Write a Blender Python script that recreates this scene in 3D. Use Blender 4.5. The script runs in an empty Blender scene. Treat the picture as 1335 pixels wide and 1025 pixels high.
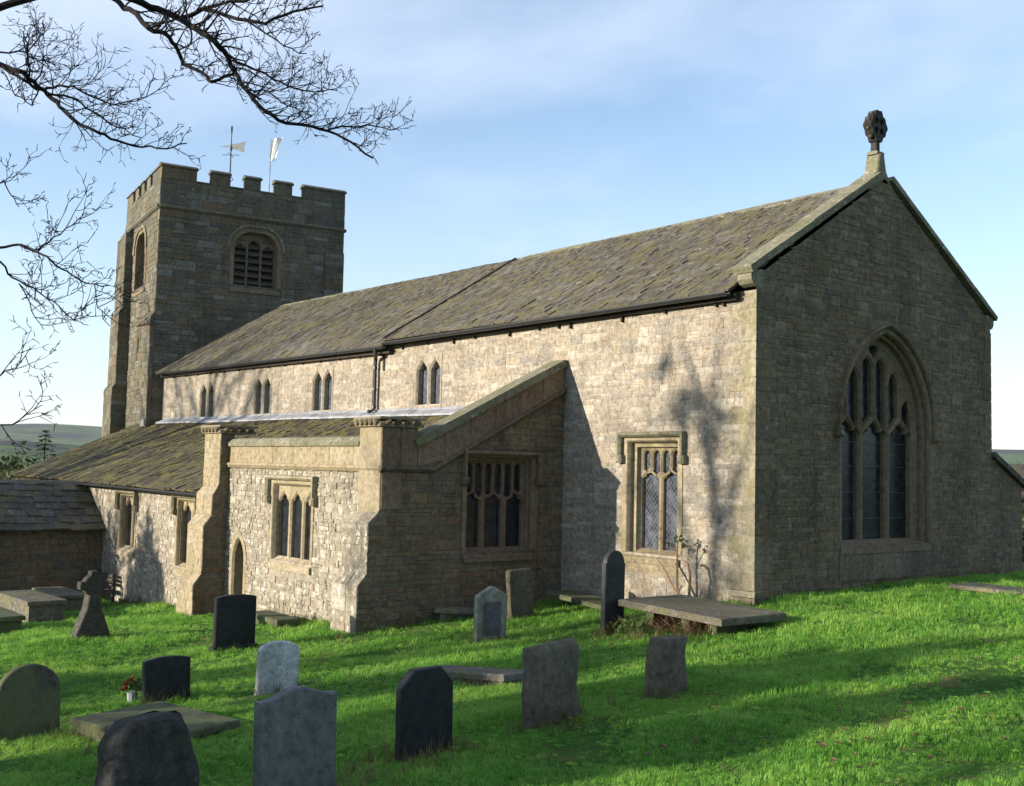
import bpy, math, random
import numpy as np
from mathutils import Vector, Matrix, noise
from mathutils.geometry import tessellate_polygon

scene = bpy.context.scene
COL = scene.collection
R_ = random.Random(11)

# ------------------------------------------------------------------ camera, sky, sun, exposure
CAM = Vector((13.164, -16.301, 2.469))
C_RIGHT = Vector((0.62415576, 0.78095838, 0.02309961))
C_UP = Vector((0.03986878, -0.06136307, 0.99731893))
C_FWD = Vector((-0.78028205, 0.6215614, 0.06943598))
FPX = 1431.69
cam_data = bpy.data.cameras.new('camera')
cam = bpy.data.objects.new('camera', cam_data)
COL.objects.link(cam)
cam.matrix_world = Matrix(((C_RIGHT.x, C_UP.x, -C_FWD.x, CAM.x), (C_RIGHT.y, C_UP.y, -C_FWD.y, CAM.y),
                           (C_RIGHT.z, C_UP.z, -C_FWD.z, CAM.z), (0, 0, 0, 1)))
cam_data.sensor_width = 36.0
cam_data.lens = 36.0 * FPX / 1335.0
cam_data.clip_start = 0.1
cam_data.clip_end = 20000
scene.camera = cam

SUN_TO = Vector((-0.335, -0.93, 0.226)).normalized()      # towards the sun
SUN_EL = math.asin(SUN_TO.z)
SUN_ROT = math.atan2(SUN_TO.x, SUN_TO.y)
world = bpy.data.worlds.new('World')
scene.world = world
world.use_nodes = True
wt = world.node_tree
for n in list(wt.nodes):
    wt.nodes.remove(n)


def N(t, kind, **kw):
    n = t.nodes.new(kind)
    for k, v in kw.items():
        if k == 'inp':
            for a, b in v.items():
                n.inputs[a].default_value = b
        else:
            setattr(n, k, v)
    return n


def L(t, a, b):
    t.links.new(a, b)


SKY_STRENGTH = 0.132
w_out = N(wt, 'ShaderNodeOutputWorld')
w_bg = N(wt, 'ShaderNodeBackground')
w_bg.inputs['Strength'].default_value = SKY_STRENGTH
sky = N(wt, 'ShaderNodeTexSky', sky_type='NISHITA', sun_disc=False, sun_elevation=SUN_EL, sun_rotation=SUN_ROT,
        altitude=150, air_density=1.0, dust_density=0.3, ozone_density=2.2)
tc = N(wt, 'ShaderNodeTexCoord')
sep = N(wt, 'ShaderNodeSeparateXYZ')
L(wt, tc.outputs['Generated'], sep.inputs[0])
# cloud layer: the view direction projected on a flat layer overhead, same everywhere round the sky
zc = N(wt, 'ShaderNodeMath', operation='MAXIMUM', inp={1: 0.0})
L(wt, sep.outputs['Z'], zc.inputs[0])
za = N(wt, 'ShaderNodeMath', operation='ADD', inp={1: 0.16})
L(wt, zc.outputs[0], za.inputs[0])
dx = N(wt, 'ShaderNodeMath', operation='DIVIDE')
dy = N(wt, 'ShaderNodeMath', operation='DIVIDE')
L(wt, sep.outputs['X'], dx.inputs[0]); L(wt, za.outputs[0], dx.inputs[1])
L(wt, sep.outputs['Y'], dy.inputs[0]); L(wt, za.outputs[0], dy.inputs[1])
cmb = N(wt, 'ShaderNodeCombineXYZ')
L(wt, dx.outputs[0], cmb.inputs[0]); L(wt, dy.outputs[0], cmb.inputs[1])
mp = N(wt, 'ShaderNodeMapping')
mp.inputs['Location'].default_value = (7.7, 2.9, 0)
mp.inputs['Rotation'].default_value = (0, 0, math.radians(35))
mp.inputs['Scale'].default_value = (0.62, 0.85, 1)
L(wt, cmb.outputs[0], mp.inputs[0])
cn = N(wt, 'ShaderNodeTexNoise', inp={'Scale': 1.25, 'Detail': 8.0, 'Roughness': 0.52, 'Distortion': 0.25})
L(wt, mp.outputs[0], cn.inputs['Vector'])
cr = N(wt, 'ShaderNodeValToRGB')
cr.color_ramp.elements[0].position = 0.40; cr.color_ramp.elements[0].color = (0, 0, 0, 1)
cr.color_ramp.elements[1].position = 0.72; cr.color_ramp.elements[1].color = (1, 1, 1, 1)
L(wt, cn.outputs['Fac'], cr.inputs[0])
# more veil low down near the horizon, all the way round
hz = N(wt, 'ShaderNodeMapRange', inp={1: 0.0, 2: 0.40, 3: 0.50, 4: 0.0})
L(wt, sep.outputs['Z'], hz.inputs[0])
cf = N(wt, 'ShaderNodeMath', operation='MULTIPLY', inp={1: 0.72})
L(wt, cr.outputs[0], cf.inputs[0])
cmx = N(wt, 'ShaderNodeMath', operation='MAXIMUM')
L(wt, cf.outputs[0], cmx.inputs[0]); L(wt, hz.outputs[0], cmx.inputs[1])
cadd = N(wt, 'ShaderNodeMath', operation='MULTIPLY_ADD', inp={1: 0.25}, use_clamp=True)
L(wt, cf.outputs[0], cadd.inputs[0]); L(wt, cmx.outputs[0], cadd.inputs[2])
cmix = N(wt, 'ShaderNodeMix', data_type='RGBA')
CLOUD_COL = (3.35, 3.75, 4.5, 1)
cmix.inputs[7].default_value = CLOUD_COL
L(wt, sky.outputs[0], cmix.inputs[6])
L(wt, cadd.outputs[0], cmix.inputs[0])
L(wt, cmix.outputs[2], w_bg.inputs['Color'])
L(wt, w_bg.outputs[0], w_out.inputs['Surface'])

sun_data = bpy.data.lights.new('sun', 'SUN')
sun_data.energy = 5.0
sun_data.angle = math.radians(0.53)
sun_data.color = (1.0, 0.9, 0.74)
sun = bpy.data.objects.new('sun', sun_data)
COL.objects.link(sun)
sun.rotation_euler = SUN_TO.to_track_quat('Z', 'Y').to_euler()
sun.location = (0, 0, 60)

vs = scene.view_settings
vs.view_transform = 'Standard'
vs.look = 'None'
vs.gamma = 1.0
vs.use_curve_mapping = False
vs.exposure = 1.06
scene.cycles.max_bounces = 8
scene.cycles.diffuse_bounces = 3
scene.cycles.transparent_max_bounces = 8
scene.cycles.volume_bounces = 0
scene.cycles.use_denoising = True

# ------------------------------------------------------------------ materials


def ramp(t, stops, interp='LINEAR'):
    r = N(t, 'ShaderNodeValToRGB')
    r.color_ramp.interpolation = interp
    el = r.color_ramp.elements
    while len(el) < len(stops):
        el.new(0.5)
    for e, (p, c) in zip(el, stops):
        e.position = p
        e.color = (c[0], c[1], c[2], 1)
    return r


def new_mat(name, rough=0.85, spec=0.3):
    m = bpy.data.materials.new(name)
    m.use_nodes = True
    t = m.node_tree
    for n in list(t.nodes):
        t.nodes.remove(n)
    out = N(t, 'ShaderNodeOutputMaterial')
    b = N(t, 'ShaderNodeBsdfPrincipled')
    b.inputs['Roughness'].default_value = rough
    b.inputs['Specular IOR Level'].default_value = spec
    L(t, b.outputs[0], out.inputs[0])
    pos = N(t, 'ShaderNodeNewGeometry')
    return m, t, b, pos.outputs['Position']


def noise_n(t, pos, scale, detail=3, rough=0.55, vscale=None, dist=0.0):
    n = N(t, 'ShaderNodeTexNoise', inp={'Scale': scale, 'Detail': detail, 'Roughness': rough, 'Distortion': dist})
    if vscale:
        m = N(t, 'ShaderNodeMapping')
        m.inputs['Scale'].default_value = vscale
        L(t, pos, m.inputs[0])
        pos = m.outputs[0]
    L(t, pos, n.inputs['Vector'])
    return n.outputs['Fac']


def mixc(t, fac, a, b, mode='MIX'):
    m = N(t, 'ShaderNodeMix', data_type='RGBA', blend_type=mode)
    for sock, v in ((0, fac), (6, a), (7, b)):
        if hasattr(v, 'is_linked') or hasattr(v, 'links'):
            L(t, v, m.inputs[sock])
        elif sock == 0:
            m.inputs[0].default_value = v
        else:
            m.inputs[sock].default_value = (v[0], v[1], v[2], 1)
    return m.outputs[2]


def bump(t, b, h, strength=0.4, dist=0.02):
    n = N(t, 'ShaderNodeBump', inp={'Strength': strength, 'Distance': dist})
    L(t, h, n.inputs['Height'])
    L(t, n.outputs[0], b.inputs['Normal'])


def tone_src(t):
    a = N(t, 'ShaderNodeAttribute', attribute_name='tone')
    o = N(t, 'ShaderNodeObjectInfo')
    s = N(t, 'ShaderNodeMath', operation='ADD')
    L(t, a.outputs['Fac'], s.inputs[0])
    L(t, o.outputs['Random'], s.inputs[1])
    f = N(t, 'ShaderNodeMath', operation='FRACT')
    L(t, s.outputs[0], f.inputs[0])
    return f.outputs[0]


def stepped(t, fac, lo, hi):
    r = N(t, 'ShaderNodeMapRange', inp={1: lo, 2: hi, 3: 0.0, 4: 1.0})
    L(t, fac, r.inputs[0])
    return r.outputs[0]


def stone_mat(name, cols, lichen=(0.5, 0.48, 0.42), lich=0.62, lich_amt=0.6, moss=(0.10, 0.11, 0.03), mossl=0.6, moss_amt=0.5,
              grime=(0.35, 0.33, 0.3), grime_amt=0.5, rough=0.9, bscale=26, bstr=0.5, big=0.9):
    m, t, b, pos = new_mat(name, rough, 0.2)
    k = len(cols)
    rp = ramp(t, [((i + 0.5) / k, c) for i, c in enumerate(cols)])
    L(t, tone_src(t), rp.inputs[0])
    c = rp.outputs[0]
    fine = noise_n(t, pos, bscale, 5, 0.65)
    c = mixc(t, 0.75, c, ramp_out(t, fine, [(0.25, (0.5, 0.5, 0.5)), (0.75, (1.35, 1.33, 1.28))]), 'MULTIPLY')
    med = noise_n(t, pos, 9.0, 4, 0.7)
    c = mixc(t, 0.85, c, ramp_out(t, med, [(0.30, (0.52, 0.51, 0.49)), (0.5, (1.0, 1.0, 1.0)), (0.72, (1.42, 1.42, 1.40))]), 'MULTIPLY')
    pit = noise_n(t, pos, 15.0, 3, 0.6, None, 0.6)
    pm = N(t, 'ShaderNodeMath', operation='MULTIPLY', inp={1: 0.55})
    L(t, stepped(t, pit, 0.63, 0.70), pm.inputs[0])
    c = mixc(t, pm.outputs[0], c, (0.30, 0.29, 0.27), 'MULTIPLY')
    g = noise_n(t, pos, big, 5, 0.6, (1, 1, 0.45))
    gm = stepped(t, g, 0.42, 0.7)
    ga = N(t, 'ShaderNodeMath', operation='MULTIPLY', inp={1: grime_amt})
    L(t, gm, ga.inputs[0])
    c = mixc(t, ga.outputs[0], c, grime, 'MULTIPLY')
    rs_ = noise_n(t, pos, 2.6, 4, 0.6, (1, 1, 0.14))
    rm = N(t, 'ShaderNodeMath', operation='MULTIPLY', inp={1: 0.45})
    L(t, stepped(t, rs_, 0.52, 0.68), rm.inputs[0])
    c = mixc(t, rm.outputs[0], c, (0.55, 0.54, 0.50), 'MULTIPLY')
    li = noise_n(t, pos, 5.5, 6, 0.72)
    la = N(t, 'ShaderNodeMath', operation='MULTIPLY', inp={1: lich_amt})
    L(t, stepped(t, li, lich, lich + 0.08), la.inputs[0])
    c = mixc(t, la.outputs[0], c, lichen)
    mo = noise_n(t, pos, 1.6, 6, 0.7, None, 0.4)
    ma = N(t, 'ShaderNodeMath', operation='MULTIPLY', inp={1: moss_amt})
    L(t, stepped(t, mo, mossl, mossl + 0.12), ma.inputs[0])
    c = mixc(t, ma.outputs[0], c, moss)
    L(t, c, b.inputs['Base Color'])
    bump(t, b, fine, bstr, 0.015)
    return m


def ramp_out(t, fac, stops):
    r = ramp(t, stops)
    L(t, fac, r.inputs[0])
    return r.outputs[0]


M = {}
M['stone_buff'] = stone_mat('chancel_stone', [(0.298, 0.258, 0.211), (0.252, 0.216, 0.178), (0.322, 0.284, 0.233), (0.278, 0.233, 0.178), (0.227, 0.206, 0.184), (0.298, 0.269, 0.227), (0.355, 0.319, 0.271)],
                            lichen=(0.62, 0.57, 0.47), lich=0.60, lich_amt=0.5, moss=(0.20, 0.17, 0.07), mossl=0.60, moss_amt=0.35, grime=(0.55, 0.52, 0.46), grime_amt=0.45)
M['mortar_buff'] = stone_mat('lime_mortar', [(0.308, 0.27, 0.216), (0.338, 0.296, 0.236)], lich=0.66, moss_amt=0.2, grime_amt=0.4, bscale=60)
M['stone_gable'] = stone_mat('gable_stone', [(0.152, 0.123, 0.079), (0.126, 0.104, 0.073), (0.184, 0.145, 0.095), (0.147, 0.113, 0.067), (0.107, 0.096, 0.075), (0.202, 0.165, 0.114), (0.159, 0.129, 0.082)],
                             lichen=(0.33, 0.33, 0.30), lich=0.60, lich_amt=0.6, moss=(0.075, 0.085, 0.03), mossl=0.56, moss_amt=0.4, grime=(0.55, 0.53, 0.5), grime_amt=0.7)  # darker than the side wall's stone: part of the gable's shade is in the colour
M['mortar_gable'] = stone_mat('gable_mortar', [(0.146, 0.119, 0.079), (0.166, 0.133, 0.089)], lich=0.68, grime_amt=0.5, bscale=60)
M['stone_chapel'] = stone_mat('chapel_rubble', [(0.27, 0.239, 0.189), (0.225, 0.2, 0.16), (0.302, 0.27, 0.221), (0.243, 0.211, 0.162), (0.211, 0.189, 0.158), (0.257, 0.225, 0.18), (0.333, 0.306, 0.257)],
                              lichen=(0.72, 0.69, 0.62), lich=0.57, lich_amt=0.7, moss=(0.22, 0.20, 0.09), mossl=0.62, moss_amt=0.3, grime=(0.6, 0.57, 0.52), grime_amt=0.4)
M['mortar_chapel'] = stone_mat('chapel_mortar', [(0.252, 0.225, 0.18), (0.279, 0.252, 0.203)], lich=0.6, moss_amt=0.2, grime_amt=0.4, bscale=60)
M['stone_dark'] = stone_mat('shaded_rubble', [(0.159, 0.124, 0.084), (0.126, 0.107, 0.078), (0.185, 0.136, 0.084), (0.148, 0.113, 0.072), (0.109, 0.098, 0.078), (0.18, 0.146, 0.1), (0.161, 0.104, 0.064)],
                            lichen=(0.30, 0.29, 0.26), lich=0.63, lich_amt=0.5, moss=(0.08, 0.085, 0.03), mossl=0.57, moss_amt=0.35, grime=(0.6, 0.57, 0.52), grime_amt=0.5)  # darker copy of the chapel rubble, shade put into its colour
M['mortar_dark'] = stone_mat('shaded_mortar', [(0.124, 0.104, 0.075), (0.143, 0.118, 0.088)], lich=0.66, grime_amt=0.5, bscale=60)  # darker copy of the chapel mortar for the same shaded faces
M['stone_tower'] = stone_mat('tower_stone', [(0.132, 0.122, 0.088), (0.095, 0.093, 0.074), (0.137, 0.102, 0.063), (0.148, 0.135, 0.093), (0.084, 0.083, 0.074), (0.121, 0.109, 0.08), (0.168, 0.16, 0.137)],
                             lichen=(0.36, 0.36, 0.34), lich=0.62, lich_amt=0.5, moss=(0.09, 0.09, 0.035), mossl=0.55, moss_amt=0.45, grime=(0.5, 0.48, 0.44), grime_amt=0.55)
M['mortar_tower'] = stone_mat('tower_mortar', [(0.09, 0.081, 0.063), (0.108, 0.095, 0.074)], lich=0.66, grime_amt=0.5, bscale=60)
M['ashlar'] = stone_mat('dressed_sandstone', [(0.279, 0.23, 0.153), (0.248, 0.207, 0.14), (0.302, 0.257, 0.184)], lichen=(0.55, 0.52, 0.42), lich=0.64, lich_amt=0.4,
                        moss=(0.2, 0.175, 0.075), mossl=0.54, moss_amt=0.5, grime=(0.6, 0.56, 0.48), grime_amt=0.45, bscale=40, bstr=0.25)
M['ashlar_dark'] = stone_mat('dark_ashlar', [(0.174, 0.137, 0.09), (0.153, 0.125, 0.085), (0.196, 0.155, 0.104)], lichen=(0.34, 0.32, 0.27), lich=0.66, lich_amt=0.35,
                             moss=(0.12, 0.115, 0.04), mossl=0.58, moss_amt=0.4, grime=(0.6, 0.56, 0.5), grime_amt=0.5, bscale=40, bstr=0.25)  # darker tones than the dressed sandstone
M['ashlar_red'] = stone_mat('pinkish_ashlar', [(0.182, 0.128, 0.093), (0.155, 0.115, 0.084), (0.199, 0.147, 0.103)], lichen=(0.34, 0.32, 0.27), lich=0.68, lich_amt=0.3,
                            moss=(0.12, 0.11, 0.05), mossl=0.62, moss_amt=0.4, grime=(0.6, 0.56, 0.5), grime_amt=0.4, bscale=40, bstr=0.25)
M['ashlar_pale'] = stone_mat('pale_limestone', [(0.297, 0.261, 0.211), (0.27, 0.239, 0.189)], lichen=(0.62, 0.6, 0.55), lich=0.64, lich_amt=0.4, moss_amt=0.15, grime_amt=0.3, bscale=40, bstr=0.2)
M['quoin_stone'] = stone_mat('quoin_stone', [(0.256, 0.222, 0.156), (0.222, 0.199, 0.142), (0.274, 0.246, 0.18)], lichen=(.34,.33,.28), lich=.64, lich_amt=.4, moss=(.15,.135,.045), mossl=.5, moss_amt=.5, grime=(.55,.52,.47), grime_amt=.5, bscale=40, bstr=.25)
M['coping'] = stone_mat('mossy_coping', [(0.185, 0.174, 0.125), (0.158, 0.149, 0.105), (0.21, 0.193, 0.145)], lichen=(0.52, 0.5, 0.42), lich=0.58, lich_amt=0.5,
                        moss=(0.13, 0.135, 0.055), mossl=0.50, moss_amt=0.5, grime=(0.55, 0.52, 0.46), grime_amt=0.4, bscale=30)
M['slate'] = stone_mat('stone_slates', [(0.104, 0.092, 0.074), (0.084, 0.077, 0.066), (0.118, 0.104, 0.082), (0.093, 0.081, 0.062), (0.077, 0.072, 0.066), (0.111, 0.1, 0.082), (0.134, 0.123, 0.108)],
                       lichen=(0.42, 0.40, 0.35), lich=0.60, lich_amt=0.6, moss=(0.12, 0.108, 0.036), mossl=0.48, moss_amt=0.55, grime=(0.55, 0.52, 0.47), grime_amt=0.6, big=0.5, bstr=0.7)
M['slate_mossy'] = stone_mat('mossy_slates', [(0.084, 0.072, 0.047), (0.067, 0.059, 0.044), (0.092, 0.077, 0.051), (0.074, 0.062, 0.039), (0.062, 0.055, 0.045)],
                             lichen=(0.36, 0.34, 0.28), lich=0.65, lich_amt=0.4, moss=(0.125, 0.115, 0.03), mossl=0.46, moss_amt=0.65, grime=(0.4, 0.38, 0.33), grime_amt=0.7, big=0.45, bstr=0.7)
M['under'] = stone_mat('roof_boarding', [(0.05, 0.045, 0.04), (0.06, 0.055, 0.05)], lich_amt=0.0, moss_amt=0.0)
M['head_slate'] = stone_mat('slate_headstone', [(0.105, 0.11, 0.118), (0.09, 0.095, 0.102), (0.12, 0.125, 0.132)], lichen=(0.22, 0.22, 0.22), lich=0.66, lich_amt=0.25, moss=(0.07, 0.08, 0.05), mossl=0.6, moss_amt=0.25,
                            grime=(0.7, 0.7, 0.7), grime_amt=0.4, rough=0.6, bscale=70, bstr=0.12)
M['head_green'] = stone_mat('greened_headstone', [(0.088, 0.086, 0.063), (0.073, 0.073, 0.052)], lichen=(0.32, 0.32, 0.26), lich=0.62, lich_amt=0.4, moss=(0.11, 0.13, 0.05), mossl=0.42, moss_amt=0.6, bscale=40, bstr=0.4)
M['ledger_dark'] = stone_mat('brown_ledger_stone', [(.145,.13,.10),(.12,.108,.085),(.17,.15,.115)], lichen=(.36,.35,.31), lich=.6, lich_amt=.5, moss=(.10,.095,.04), mossl=.48, moss_amt=.6, bscale=24, bstr=.7)
M['head_lichen'] = stone_mat('lichened_headstone', [(0.265, 0.27, 0.23), (0.23, 0.241, 0.201), (0.299, 0.299, 0.259)], lichen=(.42,.42,.36), lich=.58, lich_amt=.5, moss=(.13,.15,.08), mossl=.48, moss_amt=.5, bscale=40, bstr=.4)
M['head_boulder'] = stone_mat('black_gritstone', [(.05,.047,.043),(.065,.06,.054),(.04,.04,.04)], lichen=(.16,.16,.15), lich=.62, lich_amt=.4, moss=(.05,.05,.03), mossl=.5, moss_amt=.3, bscale=18, bstr=1.0)
M['head_pale'] = stone_mat('pale_headstone', [(0.489, 0.517, 0.532), (0.431, 0.46, 0.46), (0.546, 0.575, 0.575)], lichen=(0.45, 0.46, 0.44), lich=0.6, lich_amt=0.4, moss=(0.2, 0.23, 0.16), mossl=0.5, moss_amt=0.4, bscale=40, bstr=0.2)
M['head_rough'] = stone_mat('rough_gritstone', [(0.129, 0.113, 0.086), (0.104, 0.092, 0.075), (0.151, 0.128, 0.098)], lichen=(0.33, 0.33, 0.3), lich=0.62, lich_amt=0.5, moss=(0.10, 0.10, 0.05), mossl=0.5, moss_amt=0.4, bscale=22, bstr=0.8)
M['head_black'] = stone_mat('dark_headstone', [(0.022, 0.024, 0.028), (0.026, 0.029, 0.032)], lichen=(0.12, 0.12, 0.12), lich=0.68, lich_amt=0.2, moss_amt=0.12, rough=0.45, bscale=60, bstr=0.1)
M['ledger'] = stone_mat('ledger_stone', [(0.124, 0.115, 0.092), (0.101, 0.094, 0.078), (0.143, 0.134, 0.111)], lichen=(0.46, 0.45, 0.41), lich=0.58, lich_amt=0.5, moss=(0.16, 0.15, 0.06), mossl=0.5, moss_amt=0.6, bscale=24, bstr=0.6)


def simple_mat(name, col, rough=0.6, spec=0.4, metal=0.0, nscale=12, var=0.35, bstr=0.1):
    m, t, b, pos = new_mat(name, rough, spec)
    f = noise_n(t, pos, nscale, 4, 0.6)
    lo = tuple(c * (1 - var) for c in col); hi = tuple(min(1, c * (1 + var)) for c in col)
    L(t, ramp_out(t, f, [(0.3, lo), (0.7, hi)]), b.inputs['Base Color'])
    b.inputs['Metallic'].default_value = metal
    if bstr:
        bump(t, b, f, bstr, 0.01)
    return m


M['iron'] = simple_mat('black_iron', (0.018, 0.019, 0.022), 0.45, 0.5)
M['lead'] = simple_mat('lead_sheet', (0.21, 0.215, 0.235), 0.65, 0.4, 0.0, 3, 0.45)
M['wood_grey'] = simple_mat('weathered_oak', (0.06, 0.052, 0.043), 0.85, 0.2, 0, 9, 0.4, 0.4)
M['wood_dark'] = simple_mat('dark_oak', (0.035, 0.028, 0.022), 0.8, 0.2, 0, 9, 0.4, 0.4)
M['white_cloth'] = simple_mat('white_flag_cloth', (0.82, 0.82, 0.80), 0.9, 0.1, 0, 6, 0.05, 0.1)
M['gilt'] = simple_mat('dull_gilt', (0.30, 0.29, 0.27), 0.5, 0.5, 0.2, 8, 0.2)
M['bark'] = simple_mat('dark_bark', (0.020, 0.017, 0.017), 0.95, 0.1, 0, 14, 0.45, 0.6)
M['bark_far'] = simple_mat('winter_twigs', (0.12, 0.085, 0.065), 0.95, 0.1, 0, 3, 0.3, 0.0)
M['stem'] = simple_mat('brown_stem', (0.27, 0.18, 0.11), 0.8, 0.2, 0, 14, 0.35, 0.3)
M['bracken'] = simple_mat('dead_stalks', (0.22, 0.13, 0.075), 0.9, 0.1, 0, 10, 0.5, 0.0)
M['red_petal'] = simple_mat('red_petal', (0.45, 0.02, 0.02), 0.6, 0.3, 0, 9, 0.2, 0)
M['pot'] = simple_mat('grave_pot', (0.30, 0.31, 0.32), 0.6, 0.4, 0, 9, 0.2, 0)
M['soil'] = simple_mat('bare_soil', (0.075, 0.055, 0.035), 0.95, 0.1, 0, 9, 0.4, 0.5)


def leaf_mat(name, c0, c1, c2, trans=0.35):
    m, t, b, pos = new_mat(name, 0.7, 0.25)
    o = N(t, 'ShaderNodeObjectInfo')
    a = N(t, 'ShaderNodeAttribute', attribute_name='tone')
    n1 = noise_n(t, pos, 0.55, 4, 0.6)
    s = N(t, 'ShaderNodeMath', operation='ADD')
    L(t, o.outputs['Random'], s.inputs[0]); L(t, a.outputs['Fac'], s.inputs[1])
    s2 = N(t, 'ShaderNodeMath', operation='MULTIPLY_ADD', inp={1: 0.35})
    L(t, s.outputs[0], s2.inputs[0]); L(t, n1, s2.inputs[2])
    c = ramp_out(t, s2.outputs[0], [(0.35, c0), (0.65, c1), (0.95, c2)])
    L(t, c, b.inputs['Base Color'])
    tr = N(t, 'ShaderNodeBsdfTranslucent')
    L(t, c, tr.inputs[0])
    mx = N(t, 'ShaderNodeMixShader', inp={0: trans})
    out = [n for n in t.nodes if n.type == 'OUTPUT_MATERIAL'][0]
    L(t, b.outputs[0], mx.inputs[1]); L(t, tr.outputs[0], mx.inputs[2])
    L(t, mx.outputs[0], out.inputs[0])
    return m


M['grass'] = leaf_mat('lawn_blades', (0.060, 0.165, 0.021), (0.135, 0.335, 0.043), (0.31, 0.49, 0.09), 0.48)
M['dry_grass'] = leaf_mat('rank_grass_blades', (0.07, 0.10, 0.02), (0.14, 0.13, 0.05), (0.22, 0.17, 0.09), 0.4)
M['litter'] = leaf_mat('dead_leaf', (0.08, 0.05, 0.026), (0.14, 0.095, 0.048), (0.22, 0.16, 0.09), 0.2)
M['green_leaf'] = leaf_mat('green_leaf', (0.03, 0.06, 0.015), (0.05, 0.09, 0.02), (0.08, 0.12, 0.03), 0.3)
M['fir_leaf'] = leaf_mat('fir_needles', (0.018, 0.034, 0.010), (0.03, 0.052, 0.014), (0.05, 0.075, 0.02), 0.2)
M['hedge_leaf'] = leaf_mat('hedge_leaf', (0.025, 0.04, 0.012), (0.045, 0.06, 0.02), (0.075, 0.085, 0.03), 0.25)
M['yew_leaf'] = leaf_mat('evergreen_leaf', (0.015, 0.028, 0.010), (0.022, 0.04, 0.012), (0.03, 0.05, 0.016), 0.1)

# leaded glass: dark glass with a diamond net of lead
m, t, b, pos = new_mat('leaded_glass', 0.12, 0.6)
mpn = N(t, 'ShaderNodeMapping')
mpn.inputs['Scale'].default_value = (1, 1, 0.62)
L(t, pos, mpn.inputs[0])
dots = []
for vec in ((10.5, 10.5, 13.5), (-10.5, -10.5, 13.5)):
    d = N(t, 'ShaderNodeVectorMath', operation='DOT_PRODUCT')
    d.inputs[1].default_value = vec
    L(t, mpn.outputs[0], d.inputs[0])
    f = N(t, 'ShaderNodeMath', operation='FRACT'); L(t, d.outputs['Value'], f.inputs[0])
    k = N(t, 'ShaderNodeMath', operation='LESS_THAN', inp={1: 0.13}); L(t, f.outputs[0], k.inputs[0])
    dots.append(k.outputs[0])
mxm = N(t, 'ShaderNodeMath', operation='MAXIMUM')
L(t, dots[0], mxm.inputs[0]); L(t, dots[1], mxm.inputs[1])
gn = noise_n(t, pos, 7, 3, 0.6)
gc = ramp_out(t, gn, [(0.38, (0.022, 0.026, 0.036)), (0.62, (0.085, 0.095, 0.125))])
L(t, mixc(t, mxm.outputs[0], gc, (0.055, 0.06, 0.07)), b.inputs['Base Color'])
rr = N(t, 'ShaderNodeMapRange', inp={1: 0, 2: 1, 3: 0.16, 4: 0.6}); L(t, mxm.outputs[0], rr.inputs[0])
L(t, rr.outputs[0], b.inputs['Roughness'])
bump(t, b, gn, 0.25, 0.03)
M['glass'] = m
m, t, b, pos = new_mat('dark_glass', 0.22, 0.25)
gn = noise_n(t, pos, 6, 3, 0.6)
L(t, ramp_out(t, gn, [(0.35, (0.008, 0.009, 0.012)), (0.7, (0.025, 0.028, 0.034))]), b.inputs['Base Color'])
bump(t, b, gn, 0.2, 0.02)
M['glass_dark'] = m

# ground: soil and moss under the blades
m, t, b, pos = new_mat('turf', 0.95, 0.1)
n1 = noise_n(t, pos, 0.6, 5, 0.6)
n2 = noise_n(t, pos, 9, 5, 0.7)
c = ramp_out(t, n1, [(0.35, (0.035, 0.085, 0.012)), (0.6, (0.055, 0.125, 0.018)), (0.75, (0.09, 0.125, 0.03))])
c = mixc(t, 0.8, c, ramp_out(t, n2, [(0.3, (0.5, 0.5, 0.5)), (0.7, (1.3, 1.3, 1.3))]), 'MULTIPLY')
n3 = noise_n(t, pos, 0.9, 4, 0.65)
c = mixc(t, stepped(t, n3, 0.58, 0.70), c, (0.13, 0.10, 0.045))
L(t, c, b.inputs['Base Color'])
bump(t, b, n2, 0.9, 0.05)
M['turf'] = m
# far country: fields, woods, moor
m, t, b, pos = new_mat('hill_country', 0.95, 0.1)
vo = N(t, 'ShaderNodeTexVoronoi', inp={'Scale': 0.0052, 'Randomness': 0.9})
L(t, pos, vo.inputs['Vector'])
c = ramp_out(t, vo.outputs['Color'], [(0.15, (0.09, 0.17, 0.035)), (0.35, (0.04, 0.046, 0.03)), (0.55, (0.11, 0.19, 0.045)), (0.7, (0.06, 0.068, 0.04)), (0.85, (0.14, 0.19, 0.065))])
n1 = noise_n(t, pos, 0.0035, 5, 0.6)
c = mixc(t, stepped(t, n1, 0.50, 0.56), c, (0.030, 0.033, 0.026))
n2 = noise_n(t, pos, 0.03, 5, 0.7)
c = mixc(t, 0.6, c, ramp_out(t, n2, [(0.3, (0.5, 0.5, 0.5)), (0.7, (1.3, 1.3, 1.3))]), 'MULTIPLY')
c = mixc(t, 1.0, c, (0.78, 0.80, 0.84), 'MULTIPLY')
L(t, c, b.inputs['Base Color'])
M['country'] = m

# ------------------------------------------------------------------ helpers
Z = Vector((0, 0, 1))


class Fr:
    """a wall's own frame: u along it, v up, d out of it"""
    def __init__(s, o, u, v=(0, 0, 1)):
        s.o = Vector(o); s.u = Vector(u).normalized(); s.v = Vector(v).normalized(); s.n = s.u.cross(s.v)

    def p(s, u, v, d=0.0):
        return s.o + s.u * u + s.v * v + s.n * d

    def at(s, u, v=0.0, d=0.0):
        f = Fr(s.o, s.u, s.v); f.o = s.p(u, v, d); return f


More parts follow.
